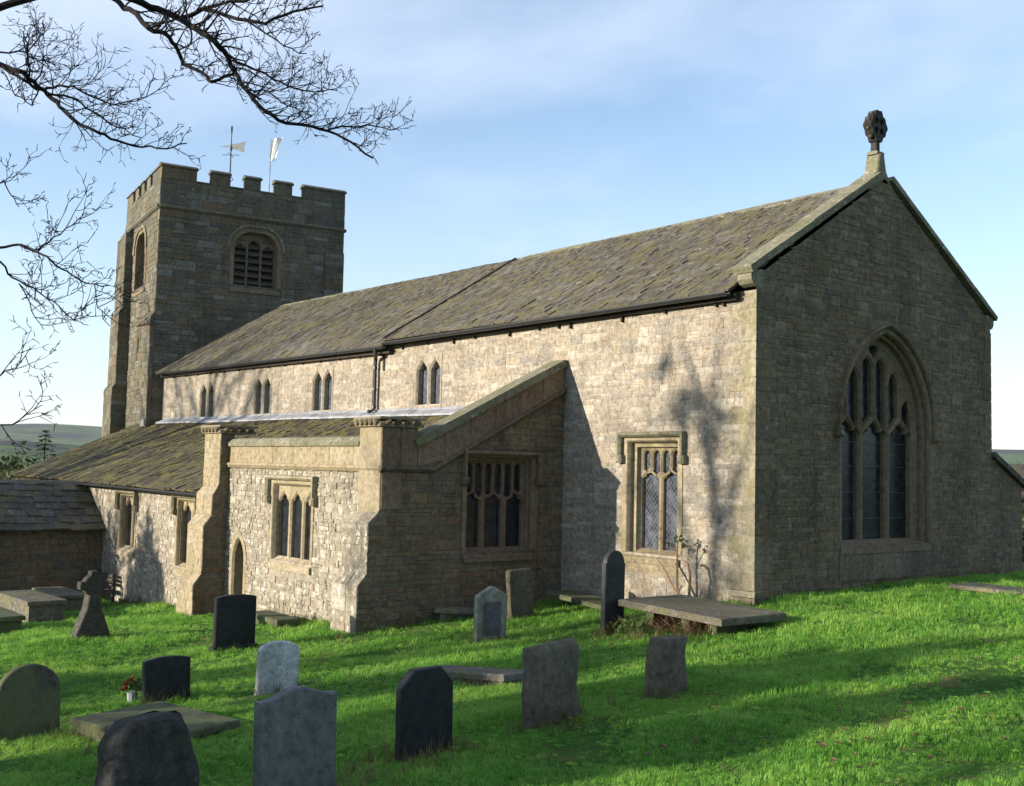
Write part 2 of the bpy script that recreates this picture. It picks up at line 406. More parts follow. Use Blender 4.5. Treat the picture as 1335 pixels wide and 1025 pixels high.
class MB:
    def __init__(s):
        s.v = []; s.f = []; s.t = []; s.m = []; s.tone = None; s.mi = 0

    def add(s, vs, fs, tone=None):
        b = len(s.v)
        s.v.extend([tuple(x) for x in vs])
        tn = tone if tone is not None else (s.tone if s.tone is not None else R_.random())
        for f in fs:
            s.f.append(tuple(i + b for i in f)); s.t.append(tn); s.m.append(s.mi)

    def box(s, fr, u0, u1, v0, v1, d0, d1, tone=None, ch=0.0):
        if ch <= 0:
            P = [fr.p(u, v, d) for d in (d0, d1) for (u, v) in ((u0, v0), (u1, v0), (u1, v1), (u0, v1))]
            s.add(P, [(3, 2, 1, 0), (4, 5, 6, 7), (0, 1, 5, 4), (1, 2, 6, 5), (2, 3, 7, 6), (3, 0, 4, 7)], tone)
        else:
            P = [fr.p(u, v, d0) for (u, v) in ((u0, v0), (u1, v0), (u1, v1), (u0, v1))]
            P += [fr.p(u, v, d1 - ch) for (u, v) in ((u0, v0), (u1, v0), (u1, v1), (u0, v1))]
            P += [fr.p(u, v, d1) for (u, v) in ((u0 + ch, v0 + ch), (u1 - ch, v0 + ch), (u1 - ch, v1 - ch), (u0 + ch, v1 - ch))]
            F = [(3, 2, 1, 0), (8, 9, 10, 11)]
            for k in range(4):
                j = (k + 1) % 4
                F += [(k, j, 4 + j, 4 + k), (4 + k, 4 + j, 8 + j, 8 + k)]
            s.add(P, F, tone)

    def prism(s, fr, poly, d0, d1, ch=0.0, tone=None, back=True):
        """polygon (u,v) counter-clockwise, extruded from d0 out to d1, front edge chamfered"""
        n = len(poly)
        A = [fr.p(u, v, d0) for u, v in poly]
        if ch > 0:
            B = [fr.p(u, v, d1 - ch) for u, v in poly]
            C = [fr.p(u, v, d1) for u, v in offset(poly, -ch)]
        else:
            B = [fr.p(u, v, d1) for u, v in poly]; C = None
        P = A + B + (C or [])
        F = []
        for i in range(n):
            j = (i + 1) % n
            F.append((i, j, n + j, n + i))
            if C:
                F.append((n + i, n + j, 2 * n + j, 2 * n + i))
        top = 2 * n if C else n
        tri = tessellate_polygon([[Vector((u, v, 0)) for u, v in poly]])
        for a, b_, c in tri:
            F.append((top + a, top + b_, top + c))
            if back:
                F.append((a, c, b_))
        s.add(P, F, tone)

    def plate(s, fr, outer, holes, d, thick, ch=0.0, tone=None, rim=True):
        """flat plate with openings; the openings' edges are splayed by ch and run back by thick"""
        big = [offset(h, ch) if ch else h for h in holes]
        loops = [outer] + big
        pts = [q for l in loops for q in l]
        tri = tessellate_polygon([[Vector((u, v, 0)) for u, v in l] for l in loops])
        P = [fr.p(u, v, d) for u, v in pts]
        s.add(P, [tuple(x) for x in tri], tone)
        for h, g in zip(holes, big):
            n = len(h)
            P = [fr.p(u, v, d) for u, v in g] + [fr.p(u, v, d - ch) for u, v in h] + [fr.p(u, v, d - thick) for u, v in h]
            F = []
            for i in range(n):
                j = (i + 1) % n
                F += [(i, j, n + j, n + i), (n + i, n + j, 2 * n + j, 2 * n + i)]
            s.add(P, F, tone)
        if rim:
            n = len(outer)
            P = [fr.p(u, v, d) for u, v in outer] + [fr.p(u, v, d - thick) for u, v in outer]
            s.add(P, [(i, (i + 1) % n, n + (i + 1) % n, n + i) for i in range(n)], tone)

    def sweep(s, fr, path, prof, closed=False, tone=None, caps=True):
        """path (u,v); profile (off, d): off to the left of travel, d out of the wall"""
        n = len(path)
        nor = []
        for i in range(n):
            a = path[i - 1] if (i > 0 or closed) else None
            b = path[i]
            c = path[(i + 1) % n] if (i < n - 1 or closed) else None
            d1 = unit(b[0] - a[0], b[1] - a[1]) if a else None
            d2 = unit(c[0] - b[0], c[1] - b[1]) if c else None
            d1 = d1 or d2; d2 = d2 or d1
            n1 = (-d1[1], d1[0]); n2 = (-d2[1], d2[0])
            m = unit(n1[0] + n2[0], n1[1] + n2[1])
            k = max(0.35, m[0] * n1[0] + m[1] * n1[1])
            nor.append((m[0] / k, m[1] / k))
        P = []
        k = len(prof)
        for (u, v), (nu, nv) in zip(path, nor):
            for off, d in prof:
                P.append(fr.p(u + nu * off, v + nv * off, d))
        F = []
        for i in range(n if closed else n - 1):
            j = (i + 1) % n
            for q in range(k - 1):
                F.append((i * k + q, i * k + q + 1, j * k + q + 1, j * k + q))
        if caps and not closed and k > 2:
            F.append(tuple(range(k))); F.append(tuple((n - 1) * k + q for q in reversed(range(k))))
        s.add(P, F, tone)

    def tube(s, pts, rad, sides=6, tone=None, caps=True):
        P = []; F = []
        pts = [Vector(p) for p in pts]
        n = len(pts)
        ref = None
        for i, p in enumerate(pts):
            d = (pts[min(i + 1, n - 1)] - pts[max(i - 1, 0)])
            d = d.normalized() if d.length > 1e-9 else Vector((0, 0, 1))
            if ref is None:
                ref = d.orthogonal().normalized()
            x = (ref - d * ref.dot(d))
            x = x.normalized() if x.length > 1e-6 else d.orthogonal().normalized()
            y = d.cross(x); ref = x
            r = rad[i] if hasattr(rad, '__len__') else rad
            for k in range(sides):
                a = 2 * math.pi * k / sides
                P.append(p + x * (math.cos(a) * r) + y * (math.sin(a) * r))
        for i in range(n - 1):
            for k in range(sides):
                j = (k + 1) % sides
                F.append((i * sides + k, i * sides + j, (i + 1) * sides + j, (i + 1) * sides + k))
        if caps:
            F.append(tuple(reversed(range(sides)))); F.append(tuple((n - 1) * sides + k for k in range(sides)))
        s.add(P, F, tone)

    def mesh(s, name, mats):
        me = bpy.data.meshes.new(name)
        me.from_pydata(s.v, [], s.f)
        if not isinstance(mats, (list, tuple)):
            mats = [mats]
        for mm in mats:
            me.materials.append(M[mm] if isinstance(mm, str) else mm)
        if s.f:
            me.polygons.foreach_set('material_index', s.m)
            at = me.attributes.new('tone', 'FLOAT', 'FACE')
            at.data.foreach_set('value', s.t)
        me.update()
        return me

    def build(s, name, mats, parent=None, smooth=False, **tags):
        me = s.mesh(name, mats)
        if smooth:
            me.polygons.foreach_set('use_smooth', [True] * len(me.polygons))
        return link(name, me, parent, **tags)


def link(name, data, parent=None, **tags):
    o = bpy.data.objects.new(name, data)
    COL.objects.link(o)
    if parent is not None:
        o.parent = parent
        o.matrix_parent_inverse = parent.matrix_world.inverted() if parent.matrix_world != Matrix() else Matrix()
    for k, v in tags.items():
        o[k] = v
    return o


def empty(name, loc, label, category, group=None, rot=0.0):
    o = bpy.data.objects.new(name, None)
    COL.objects.link(o)
    o.location = loc
    o.rotation_euler = (0, 0, rot)
    o.empty_display_size = 0.3
    o['label'] = label; o['category'] = category
    if group:
        o['group'] = group
    return o


def unit(x, y):
    l = math.hypot(x, y) or 1e-9
    return (x / l, y / l)


def area(p):
    return 0.5 * sum(p[i][0] * p[(i + 1) % len(p)][1] - p[(i + 1) % len(p)][0] * p[i][1] for i in range(len(p)))


def offset(p, a):
    """grow a polygon outward by a"""
    n = len(p)
    sg = 1 if area(p) > 0 else -1
    out = []
    for i in range(n):
        d1 = unit(p[i][0] - p[i - 1][0], p[i][1] - p[i - 1][1])
        d2 = unit(p[(i + 1) % n][0] - p[i][0], p[(i + 1) % n][1] - p[i][1])
        n1 = (d1[1], -d1[0]); n2 = (d2[1], -d2[0])
        m = unit(n1[0] + n2[0], n1[1] + n2[1])
        k = max(0.4, m[0] * n1[0] + m[1] * n1[1])
        out.append((p[i][0] + sg * a * m[0] / k, p[i][1] + sg * a * m[1] / k))
    return out


def arch_pts(x0, x1, ys, rise, n=10):
    """two-centred pointed head from (x1,ys) over the point to (x0,ys)"""
    a = (x1 - x0) / 2; cx = (x0 + x1) / 2
    r = (a * a + rise * rise) / (2 * a)
    out = []
    th = math.atan2(rise, r - a)
    for i in range(n + 1):
        t = th * i / n
        out.append((cx + a - r + r * math.cos(t), ys + r * math.sin(t)))
    out += [(2 * cx - x, y) for x, y in reversed(out[:-1])]
    return out


CUSP = [(1, 0), (1.0, .22), (.95, .45), (.84, .62), (.68, .70), (.52, .66), (.58, .82), (.54, .98), (.42, 1.12), (.24, 1.26), (.10, 1.42), (0, 1.62)]


def cusp_pts(x0, x1, ys, sc=1.0):
    a = (x1 - x0) / 2; cx = (x0 + x1) / 2
    r = [(cx + a * x, ys + a * y * sc) for x, y in CUSP]
    return r + [(2 * cx - x, y) for x, y in reversed(r[:-1])]


def light(x0, x1, y0, ys, head):
    return [(x0, y0), (x1, y0)] + head(x0, x1, ys)


def proj_px(p):
    q = Vector(p) - CAM
    z = q.dot(C_FWD)
    if z < 0.5:
        return None
    return (667.5 + FPX * q.dot(C_RIGHT) / z, 512.5 - FPX * q.dot(C_UP) / z)


# ---- ground level, from the levels where walls and stones meet it
GP = np.array([[0.0, 0.0, 0.12], [0.0, 4.1, 0.28], [0.0, 8.5, 0.27], [0.0, 11.0, 0.27], [-5.4, -5.24, -0.75], [-5.4, -2.75, -0.5], [-5.4, 0.0, -0.45], [-2.5, 0.0, -0.12], [-12.45, -4.75, -1.2], [-13.5, -6.0, -1.35], [-16.4, -4.7, -1.4], [-20.6, -4.7, -1.8], [-21.0, -8.0, -1.95], [13.2, -16.3, 0.45], [9.7, -8.5, 0.3], [4.0, 3.0, 0.42], [10.0, 2.0, 0.6], [-30.0, -10.0, -2.4], [-20.0, -20.0, -2.0], [0.0, -22.0, -0.8], [-35.0, 5.0, -3.0], [13.0, -26.0, 0.5], [20.0, -8.0, 1.0], [20.0, 10.0, 0.9], [-10.0, -14.0, -1.3], [0.0, 20.0, 0.1], [-1.15, -12.33, -0.97], [4.62, -11.74, -0.49], [-0.74, -9.26, -0.7], [-6.18, -7.36, -1.07], [-2.15, -10.21, -0.95], [3.72, -9.81, -0.46], [3.56, -7.93, -0.42], [3.73, -6.29, -0.2], [-2.56, -4.16, -0.6], [-3.91, -2.33, -0.52], [-0.75, -2.88, -0.33], [-9.47, -8.92, -1.05]])


def _phi(r2):
    return np.where(r2 > 0, 0.5 * r2 * np.log(np.maximum(r2, 1e-9)), 0)


_n = len(GP)
_D = ((GP[:, None, :2] - GP[None, :, :2]) ** 2).sum(2)
_A = np.zeros((_n + 3, _n + 3))
_A[:_n, :_n] = _phi(_D) + np.eye(_n) * 6.0
_A[:_n, _n] = 1; _A[:_n, _n + 1:] = GP[:, :2]; _A[_n:, :_n] = _A[:_n, _n:].T
_W = np.linalg.solve(_A, np.r_[GP[:, 2], 0, 0, 0])


def ground_np(x, y):
    x = np.asarray(x, float); y = np.asarray(y, float)
    cxx = np.clip(x, -40, 24); cyy = np.clip(y, -30, 22)
    d = (cxx[..., None] - GP[:, 0]) ** 2 + (cyy[..., None] - GP[:, 1]) ** 2
    z = _phi(d) @ _W[:_n] + _W[_n] + _W[_n + 1] * cxx + _W[_n + 2] * cyy
    over = np.hypot(x - cxx, y - cyy)
    k = np.clip(over / 90.0, 0, 1)
    return z * (1 - k) + (-9.0) * k


def ground(x, y):
    return float(ground_np(np.array([x]), np.array([y]))[0])


# ---- rubble walling: stones laid in uneven courses, clipped by the wall's outline and openings
STONES = []      # candidates to become objects: (px area, wall, frame, u0,u1,v0,v1,d)


def crossings(polys, v):
    xs = []
    for p in polys:
        n = len(p)
        for i in range(n):
            (u0, v0), (u1, v1) = p[i], p[(i + 1) % n]
            if (v0 <= v) != (v1 <= v):
                xs.append(u0 + (u1 - u0) * (v - v0) / (v1 - v0))
    xs.sort()
    return [(xs[i], xs[i + 1]) for i in range(0, len(xs) - 1, 2)]


def isect(a, b):
    out = []
    for x0, x1 in a:
        for y0, y1 in b:
            l, h = max(x0, y0), min(x1, y1)
            if h - l > 0.02:
                out.append((l, h))
    return out


def stone_geo(mb, fr, q, d, ch, tone, rub=0.0):
    """q: (ul0, ur0, ul1, ur1, v0, v1)"""
    ul0, ur0, ul1, ur1, v0, v1 = q
    A = ((ul0, v0), (ur0, v0), (ur1, v1), (ul1, v1))
    B = ((ul0 + ch, v0 + ch), (ur0 - ch, v0 + ch), (ur1 - ch, v1 - ch), (ul1 + ch, v1 - ch))
    if rub:
        A = tuple((u + R_.uniform(-rub, rub), v + R_.uniform(-rub, rub)) for u, v in A)
        B = tuple((a[0] * .85 + .15 * (ul0 + ur1) / 2, a[1] * .85 + .15 * (v0 + v1) / 2) for a in A)
    P = [fr.p(u, v, 0.001) for u, v in A] + [fr.p(u, v, d * 0.7) for u, v in A] + [fr.p(u, v, d + R_.uniform(-.002, .002)) for u, v in B]
    F = [(8, 9, 10, 11)]
    for k in range(4):
        j = (k + 1) % 4
        F += [(k, j, 4 + j, 4 + k), (4 + k, 4 + j, 8 + j, 8 + k)]
    mb.add(P, F, tone)


def masonry(wall, fr, outline, holes, course=(.10, .19), length=(.18, .5), proud=(.006, .022), joint=.014, seed=1, mat=None, split=0.25, cand=True, ch=0.007):
    rng = random.Random(seed)
    vmin = min(v for u, v in outline); vmax = max(v for u, v in outline)
    polys = [outline] + holes
    recs = []
    v = vmin
    while v < vmax - 0.03:
        h = rng.uniform(*course) * (1.55 if rng.random() < .14 else 1.0)
        v0, v1 = v, min(v + h, vmax)
        v += h
        i0 = crossings(polys, v0 + 0.004); i1 = crossings(polys, v1 - 0.004)
        if len(i0) == len(i1) and all(abs(a[0] - b[0]) < .5 and abs(a[1] - b[1]) < .5 for a, b in zip(i0, i1)):
            spans = [(a[0], a[1], b[0], b[1]) for a, b in zip(i0, i1)]
        else:
            spans = [(l, r, l, r) for l, r in isect(i0, i1)]
        for l0, r0, l1, r1 in spans:
            if min(r0 - l0, r1 - l1) < 0.04:
                continue
            u = max(l0, l1); end = min(r0, r1)
            first = True
            while True:
                ln = rng.uniform(*length) * (0.75 + 0.5 * (h / course[1]))
                last = u + ln > end - length[0] * 0.6
                nu = end if last else u + ln
                a0, a1 = (l0, l1) if first else (u, u)
                b0, b1 = (r0, r1) if last else (nu, nu)
                j = joint / 2
                jit = [rng.uniform(-.006, .006) for _ in range(2)]
                parts = [(v0 + jit[0], v1 + jit[1])]
                if h > course[0] * 1.35 and rng.random() < split:
                    mid = v0 + h * rng.uniform(.38, .62)
                    parts = [(v0, mid), (mid, v1)]
                for (w0, w1) in parts:
                    q = (a0 + j, b0 - j, a1 + j, b1 - j, w0 + j, w1 - j)
                    if q[1] - q[0] > 0.03 and q[3] - q[2] > 0.03 and q[5] - q[4] > 0.025:
                        recs.append((q, rng.uniform(*proud), rng.random()))
                if last:
                    break
                u = nu; first = False
    facing = fr.n.dot(CAM - fr.p(*outline[0])) > 0
    for q, d, tone in recs:
        a = 0.0
        if cand and facing and abs(q[0] - q[2]) < 1e-4 and abs(q[1] - q[3]) < 1e-4:
            P = [proj_px(fr.p(u, w)) for u, w in ((q[0], q[4]), (q[1], q[4]), (q[1], q[5]), (q[0], q[5]))]
            if all(p and 0 < p[0] < 1335 and 0 < p[1] < 1025 for p in P):
                a = abs(area(P))
        STONES.append([a, wall, fr, q, d, tone, mat, ch])


def wall_part(name, root, fr, outline, holes, mat, mortar, seed, stone_holes=None, thick=0.0, **kw):
    mb = MB()
    mb.plate(fr, outline, holes, 0.0, 0.25, 0.0, tone=0.3, rim=False)
    w = mb.build(name, mortar, root)
    masonry(w, fr, outline, stone_holes if stone_holes is not None else holes, seed=seed, mat=mat, **kw)
    return w


def quoins(name, root, corner, da, db, z0, z1, mat, seed, la=(.55, .32), h=(.26, .36), d=.018, face='quoin_stone'):
    """big squared stones turning a corner; da, db the two directions the walls run away"""
    rng = random.Random(seed)
    z = z0; k = 0
    c = Vector((corner[0], corner[1], 0)); da = Vector(da); db = Vector(db)
    while z < z1 - .1:
        hh = min(rng.uniform(*h), z1 - z)
        a = la[k % 2] * rng.uniform(.85, 1.15); b = la[(k + 1) % 2] * rng.uniform(.85, 1.15)
        mb = MB()
        o = c - da * d - db * d
        fr = Fr((o.x, o.y, 0), da)
        # keep it simple: a bevelled block
        P = []
        g = .008
        for zz, ins in ((z + .006, 0), (z + hh - .006, 0)):
            for s, q in ((0, 0), (a, 0), (a, b), (0, b)):
                x = o + da * s + db * q
                P.append((x.x, x.y, zz))
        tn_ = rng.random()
        mb.add(P, [(0, 1, 2, 3), (7, 6, 5, 4), (1, 5, 6, 2), (2, 6, 7, 3), (3, 7, 4, 0)], tn_)  # gable side takes the darker stone, its shade put into the colour
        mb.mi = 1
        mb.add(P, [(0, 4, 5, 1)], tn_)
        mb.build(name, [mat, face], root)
        z += hh; k += 1


# ---- stone slates
SLATES = []


def slating(part, fr, L0, L1, width, mat, e0=.34, e1=.2, w=(.24, .5), thick=.028, seed=1, taper=None, cand=True, jit=.012):
    """fr: u along the eaves, v up the slope, n out; courses diminish from e0 to e1"""
    rng = random.Random(seed)
    v = -0.04
    while v < width - 0.05:
        f = v / width
        e = (e0 + (e1 - e0) * f) * rng.uniform(.93, 1.07)
        u = L0 + rng.uniform(-.2, 0)
        while u < L1:
            ww = rng.uniform(*w) * (1 - .3 * f)
            u0, u1 = max(u, L0), min(u + ww, L1)
            u += ww
            if u1 - u0 < .06:
                continue
            vj = rng.uniform(-jit, jit)
            SLATES.append([0, part, fr, u0 + .004, u1 - .004, v + vj, min(v + e * 1.25, width), thick * rng.uniform(.75, 1.3), rng.random(), mat, cand, rng.uniform(-.006, .006)])
        v += e


def slate_pts(fr, u0, u1, v0, v1, th, tw):
    lo = .004 + .018 * (.5 + .5 * noise.noise(Vector((u0 * .55, v0 * .8, fr.o.y)))) + .008 * noise.noise(Vector((u0 * 2.3, v0 * 2.9, 4.0)))
    lo = max(.003, lo); th = th + lo * .6
    return [fr.p(u0, v0, th * .55 + tw), fr.p(u1, v0, th * .55 - tw), fr.p(u1, v1, lo), fr.p(u0, v1, lo),
            fr.p(u0, v0, th * 1.6 + tw), fr.p(u1, v0, th * 1.6 - tw), fr.p(u1, v1, lo + th), fr.p(u0, v1, lo + th)]


BOXF = [(3, 2, 1, 0), (4, 5, 6, 7), (0, 1, 5, 4), (1, 2, 6, 5), (2, 3, 7, 6), (3, 0, 4, 7)]

# ------------------------------------------------------------------ ground and far country
def graded(lo, hi, fine_lo, fine_hi, step, grow=1.22):
    xs = list(np.arange(fine_lo, fine_hi + step * .5, step))
    s = step
    while xs[-1] < hi:
        s *= grow; xs.append(min(hi, xs[-1] + s))
    s = step
    while xs[0] > lo:
        s *= grow; xs.insert(0, max(lo, xs[0] - s))
    return np.array(xs)


gx = graded(-5200, 5200, -26, 18, .4); gy = graded(-5200, 5200, -24, 14, .4)
XX, YY = np.meshgrid(gx, gy)
ZZ = ground_np(XX, YY)
rg = np.hypot(XX + 5, YY + 4)
ZZ = ZZ + np.where(rg < 40, 1, 0) * (.02 * np.sin(XX * 2.3 + 1.2 * np.sin(YY * 1.7)) * np.sin(YY * 2.1 + XX * .6) + .012 * np.sin(XX * 5.1 + YY * 3.3))
ny, nx = XX.shape
me = bpy.data.meshes.new('ground')
verts = np.stack([XX, YY, ZZ], -1).reshape(-1, 3)
ii = np.arange(ny * nx).reshape(ny, nx)
faces = np.stack([ii[:-1, :-1], ii[:-1, 1:], ii[1:, 1:], ii[1:, :-1]], -1).reshape(-1, 4)
me.from_pydata(verts.tolist(), [], faces.tolist())
me.materials.append(M['turf']); me.materials.append(M['country'])
cen = verts[faces].mean(1)
me.polygons.foreach_set('material_index', (np.hypot(cen[:, 0], cen[:, 1]) > 70).astype(int).tolist())
me.polygons.foreach_set('use_smooth', [True] * len(me.polygons))
ground_ob = link('ground', me, None, kind='structure')


def terrain(name, r0, r1, a0, a1, hfun, nr=22, na=160):
    V = []; F = []
    for i in range(nr + 1):
        f = i / nr
        for j in range(na + 1):
            g = j / na
            a = math.radians(a0 + (a1 - a0) * g)
            r = r0 + (r1 - r0) * f
            V.append((r * math.sin(a), r * math.cos(a), hfun(f, a, r) - 10))
    for i in range(nr):
        for j in range(na):
            k = i * (na + 1) + j
            F.append((k, k + 1, k + na + 2, k + na + 1))
    me = bpy.data.meshes.new(name)
    me.from_pydata(V, [], F)
    me.materials.append(M['country'])
    me.polygons.foreach_set('use_smooth', [True] * len(me.polygons))
    return link(name, me, None, kind='structure')


def h_far(f, a, r):
    p = math.sin(math.pi * min(1, f * 1.1)) ** 1.2
    n = noise.noise(Vector((math.sin(a) * 5, math.cos(a) * 5, 3.0))) * 22 + noise.noise(Vector((math.sin(a) * 17, math.cos(a) * 17, 7.0 + f))) * 6
    return p * (92 + n)


def h_near(f, a, r):
    p = math.sin(math.pi * min(1, f * 1.05)) ** 1.2
    n = noise.noise(Vector((math.sin(a) * 7 + 9, math.cos(a) * 7, 1.0))) * 14 + noise.noise(Vector((math.sin(a) * 25, math.cos(a) * 25, 2.0 + f))) * 4
    return p * (24 + n)


terrain('hills', 1900, 4200, -180, 180, h_far, 22, 420)
terrain('hills', 650, 1700, -180, 180, h_near, 18, 420)

# ------------------------------------------------------------------ the church
church = empty('church', (0, 0, 0), 'old grey and buff stone church with square battlemented tower and stone slate roofs', 'church')

FG = Fr((0, 0, 0), (0, 1, 0))            # east gable, looking out along +X
FS = Fr((0, 0, 0), (1, 0, 0))            # long side wall, looking out along -Y
FC = Fr((0, -4.7, 0), (1, 0, 0))         # chapel and aisle side wall
FE = Fr((-5.4, 0, 0), (0, 1, 0))         # chapel end wall

# ---- east gable
EW_C, EW_A, EW_S, EW_Y, EW_R = 4.33, 1.62, 1.08, 3.5, 2.05
GWL, GAP, GZ = 8.6, 4.25, 6.35


def ew_open(a, r, s=None):
    return [(EW_C - a, s if s is not None else EW_S), (EW_C + a, s if s is not None else EW_S)] + arch_pts(EW_C - a, EW_C + a, EW_Y, r, 14)


def rise_for(a):
    # keep the same centres while the arch grows
    R0 = (EW_A ** 2 + EW_R ** 2) / (2 * EW_A)
    Rn = R0 + (a - EW_A)
    return math.sqrt(max(.05, Rn ** 2 - (Rn - a) ** 2))


ew_hole = ew_open(EW_A, EW_R)
gable_out = [(0, -.5), (10.05, -.5), (10.05, 2.33), (8.6, 3.0), (8.6, 6.2), (GAP, 8.85), (0, 6.2)]
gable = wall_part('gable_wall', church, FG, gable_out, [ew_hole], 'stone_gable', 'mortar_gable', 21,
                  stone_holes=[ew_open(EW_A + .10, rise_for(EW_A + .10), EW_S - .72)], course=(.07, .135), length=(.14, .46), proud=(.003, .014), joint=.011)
# plinth
mb = MB()
for k in range(26):
    u0 = -.06 + k * .335
    mb.box(FG, u0 + .004, min(u0 + .33, 8.66), -.6, .33 + R_.uniform(-.015, .015), 0, .075 + R_.uniform(-.01, .012), ch=.012)
mb.build('plinth', 'stone_gable', gable)

# mullions, tracery and glass of the great window
mb = MB()
holes = []
D0 = -.30
inner_a = 1.44
lw, mw = .80, .19
cs = [EW_C + (k - 1) * (lw + mw) for k in range(3)]
for c0 in cs:
    holes.append(light(c0 - lw / 2, c0 + lw / 2, EW_S + .06, 3.28, lambda a, b, y: cusp_pts(a, b, y, .62)))
# panel tracery above: two narrow panels rise over each light, following its head down to the mullion
for c0 in cs:
    for sg in (-1, 1):
        xa, xm = c0 + sg * .065, c0 + sg * .43
        r_ = abs((xa + xm) / 2 - EW_C)
        top = 5.02 if r_ < .4 else (4.74 if r_ < .9 else 4.16)
        lo_ = [(xa, 3.80), (c0 + sg * .22, 3.66), (xm, 3.46)]
        x0_, x1_ = min(xa, xm), max(xa, xm)
        lo_.sort()
        holes.append(lo_ + arch_pts(x0_, x1_, top - .26, .26, 5))
# top eyelet, four-lobed
lobes = []
for k in range(24):
    a = 2 * math.pi * k / 24
    r = .15 * (1 + .18 * math.cos(4 * a))
    lobes.append((EW_C + r * math.cos(a), 5.22 + r * 1.08 * math.sin(a)))
holes.append(lobes)
mb.plate(FG, ew_open(inner_a + .03, rise_for(inner_a + .03)), holes, D0, .20, .05, rim=False)
east_win = mb.build('east_window', 'ashlar_dark', church)
# moulded jambs and arch in three orders
path = [(EW_C - EW_A, EW_S)] + list(reversed(arch_pts(EW_C - EW_A, EW_C + EW_A, EW_Y, EW_R, 18))) + [(EW_C + EW_A, EW_S)]
mb = MB()
mb.sweep(FG, path, [(.11, .0), (.105, .016), (.02, .018), (-.005, .004), (-.03, -.05), (-.015, -.10), (-.03, -.13), (-.09, -.14), (-.10, -.20), (-.085, -.235), (-.11, -.262), (-.19, -.28), (-.24, -.33)], caps=False)
mb.build('jamb_moulding', 'ashlar_dark', east_win)
mb = MB()
a = EW_A + .13
path = [(EW_C - a, EW_Y - .02)] + list(reversed(arch_pts(EW_C - a, EW_C + a, EW_Y, rise_for(a), 18))) + [(EW_C + a, EW_Y - .02)]
mb.sweep(FG, path, [(-.03, .0), (-.03, .06), (.01, .10), (.05, .09), (.065, .02), (.065, 0)])
for s in (-1, 1):
    mb.box(FG, EW_C + s * (a + .03) - .10, EW_C + s * (a + .03) + .10, EW_Y - .22, EW_Y + .0, .0, .13, ch=.04)
mb.build('hood_mould', 'stone_gable', east_win)
mb = MB()
mb.prism(Fr(FG.p(EW_C - EW_A - .05, 0, 0), FG.n, Z), [(-.33, EW_S + .05), (-.33, EW_S - .3), (.10, EW_S - .3), (.10, EW_S - .16)], 0, -0.01)
P = [FG.p(u, v, d) for u in (EW_C - EW_A - .06, EW_C + EW_A + .06) for (v, d) in ((EW_S + .10, -.34), (EW_S - .03, .03), (EW_S - .16, .03), (EW_S - .16, -.34))]
mb = MB(); mb.add(P, [(0, 1, 5, 4), (1, 2, 6, 5), (2, 3, 7, 6), (0, 3, 2, 1), (4, 5, 6, 7)], .4)
mb.build('sill', 'ashlar_dark', east_win)
for k in range(3):
    mb = MB(); mb.box(FG, EW_C - EW_A - .08 + k * 1.14 + .005, EW_C - EW_A - .08 + (k + 1) * 1.14 - .005, EW_S - .70, EW_S - .165, 0, .014, ch=.006)
    mb.build('apron_stone', 'stone_gable', gable)
for c0 in cs:
    mb = MB(); mb.add([FG.p(u, v, D0 - .14) for u, v in ((c0 - .45, EW_S), (c0 + .45, EW_S), (c0 + .45, 4.0), (c0 - .45, 4.0))], [(0, 1, 2, 3)])
    mb.build('pane', 'glass_dark', east_win)
mb = MB(); mb.prism(FG, [(EW_C - 1.62, 3.35), (EW_C + 1.62, 3.35), (EW_C + 1.6, 4.1), (EW_C + 1.1, 5.0), (EW_C, 5.6), (EW_C - 1.1, 5.0), (EW_C - 1.6, 4.1)], D0 - .19, D0 - .15)
mb.build('tracery_glass', 'glass_dark', east_win)
# iron saddle bars across the lights
for c0 in cs:
    for v in (1.6, 2.15, 2.7, 3.2):
        mb = MB(); mb.box(FG, c0 - lw / 2, c0 + lw / 2, v, v + .018, D0 - .12, D0 - .10)
        mb.build('saddle_bar', 'iron', east_win)

# quoins of the gable
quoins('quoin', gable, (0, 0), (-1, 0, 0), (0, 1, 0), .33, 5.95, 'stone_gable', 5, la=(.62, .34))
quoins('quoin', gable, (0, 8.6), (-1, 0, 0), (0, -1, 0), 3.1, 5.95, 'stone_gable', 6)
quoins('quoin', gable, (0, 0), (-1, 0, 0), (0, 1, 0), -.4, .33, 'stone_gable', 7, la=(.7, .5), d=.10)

# gable coping, stone by stone, with kneelers and the finial cross
def raking(fr_x0, fr_x1, pA, pB, n, th, name, mat, parent, curve=None):
    """coping stones between points pA, pB (y,z) on a wall seen end-on; fr_x0..x1 its width in x"""
    L_ = math.hypot(pB[0] - pA[0], pB[1] - pA[1])
    f = Fr((0, pA[0], pA[1]), (0, (pB[0] - pA[0]), (pB[1] - pA[1])), (1, 0, 0))   # u up the slope, v = +x, n = u x v
    sgn = 1 if f.n.z > 0 else -1
    for k in range(n):
        mb = MB()
        u0, u1 = L_ * k / n + .004, L_ * (k + 1) / n - .004
        j = R_.uniform(-.006, .006)
        if sgn > 0:
            mb.box(f, u0, u1, fr_x0, fr_x1, -.02, th + j, ch=.02)
        else:
            P = [f.p(u, v, d) for d in (.02, -(th + j)) for (u, v) in ((u0, fr_x0), (u1, fr_x0), (u1, fr_x1), (u0, fr_x1))]
            mb.add(P, BOXF)
        mb.build(name, mat, parent)


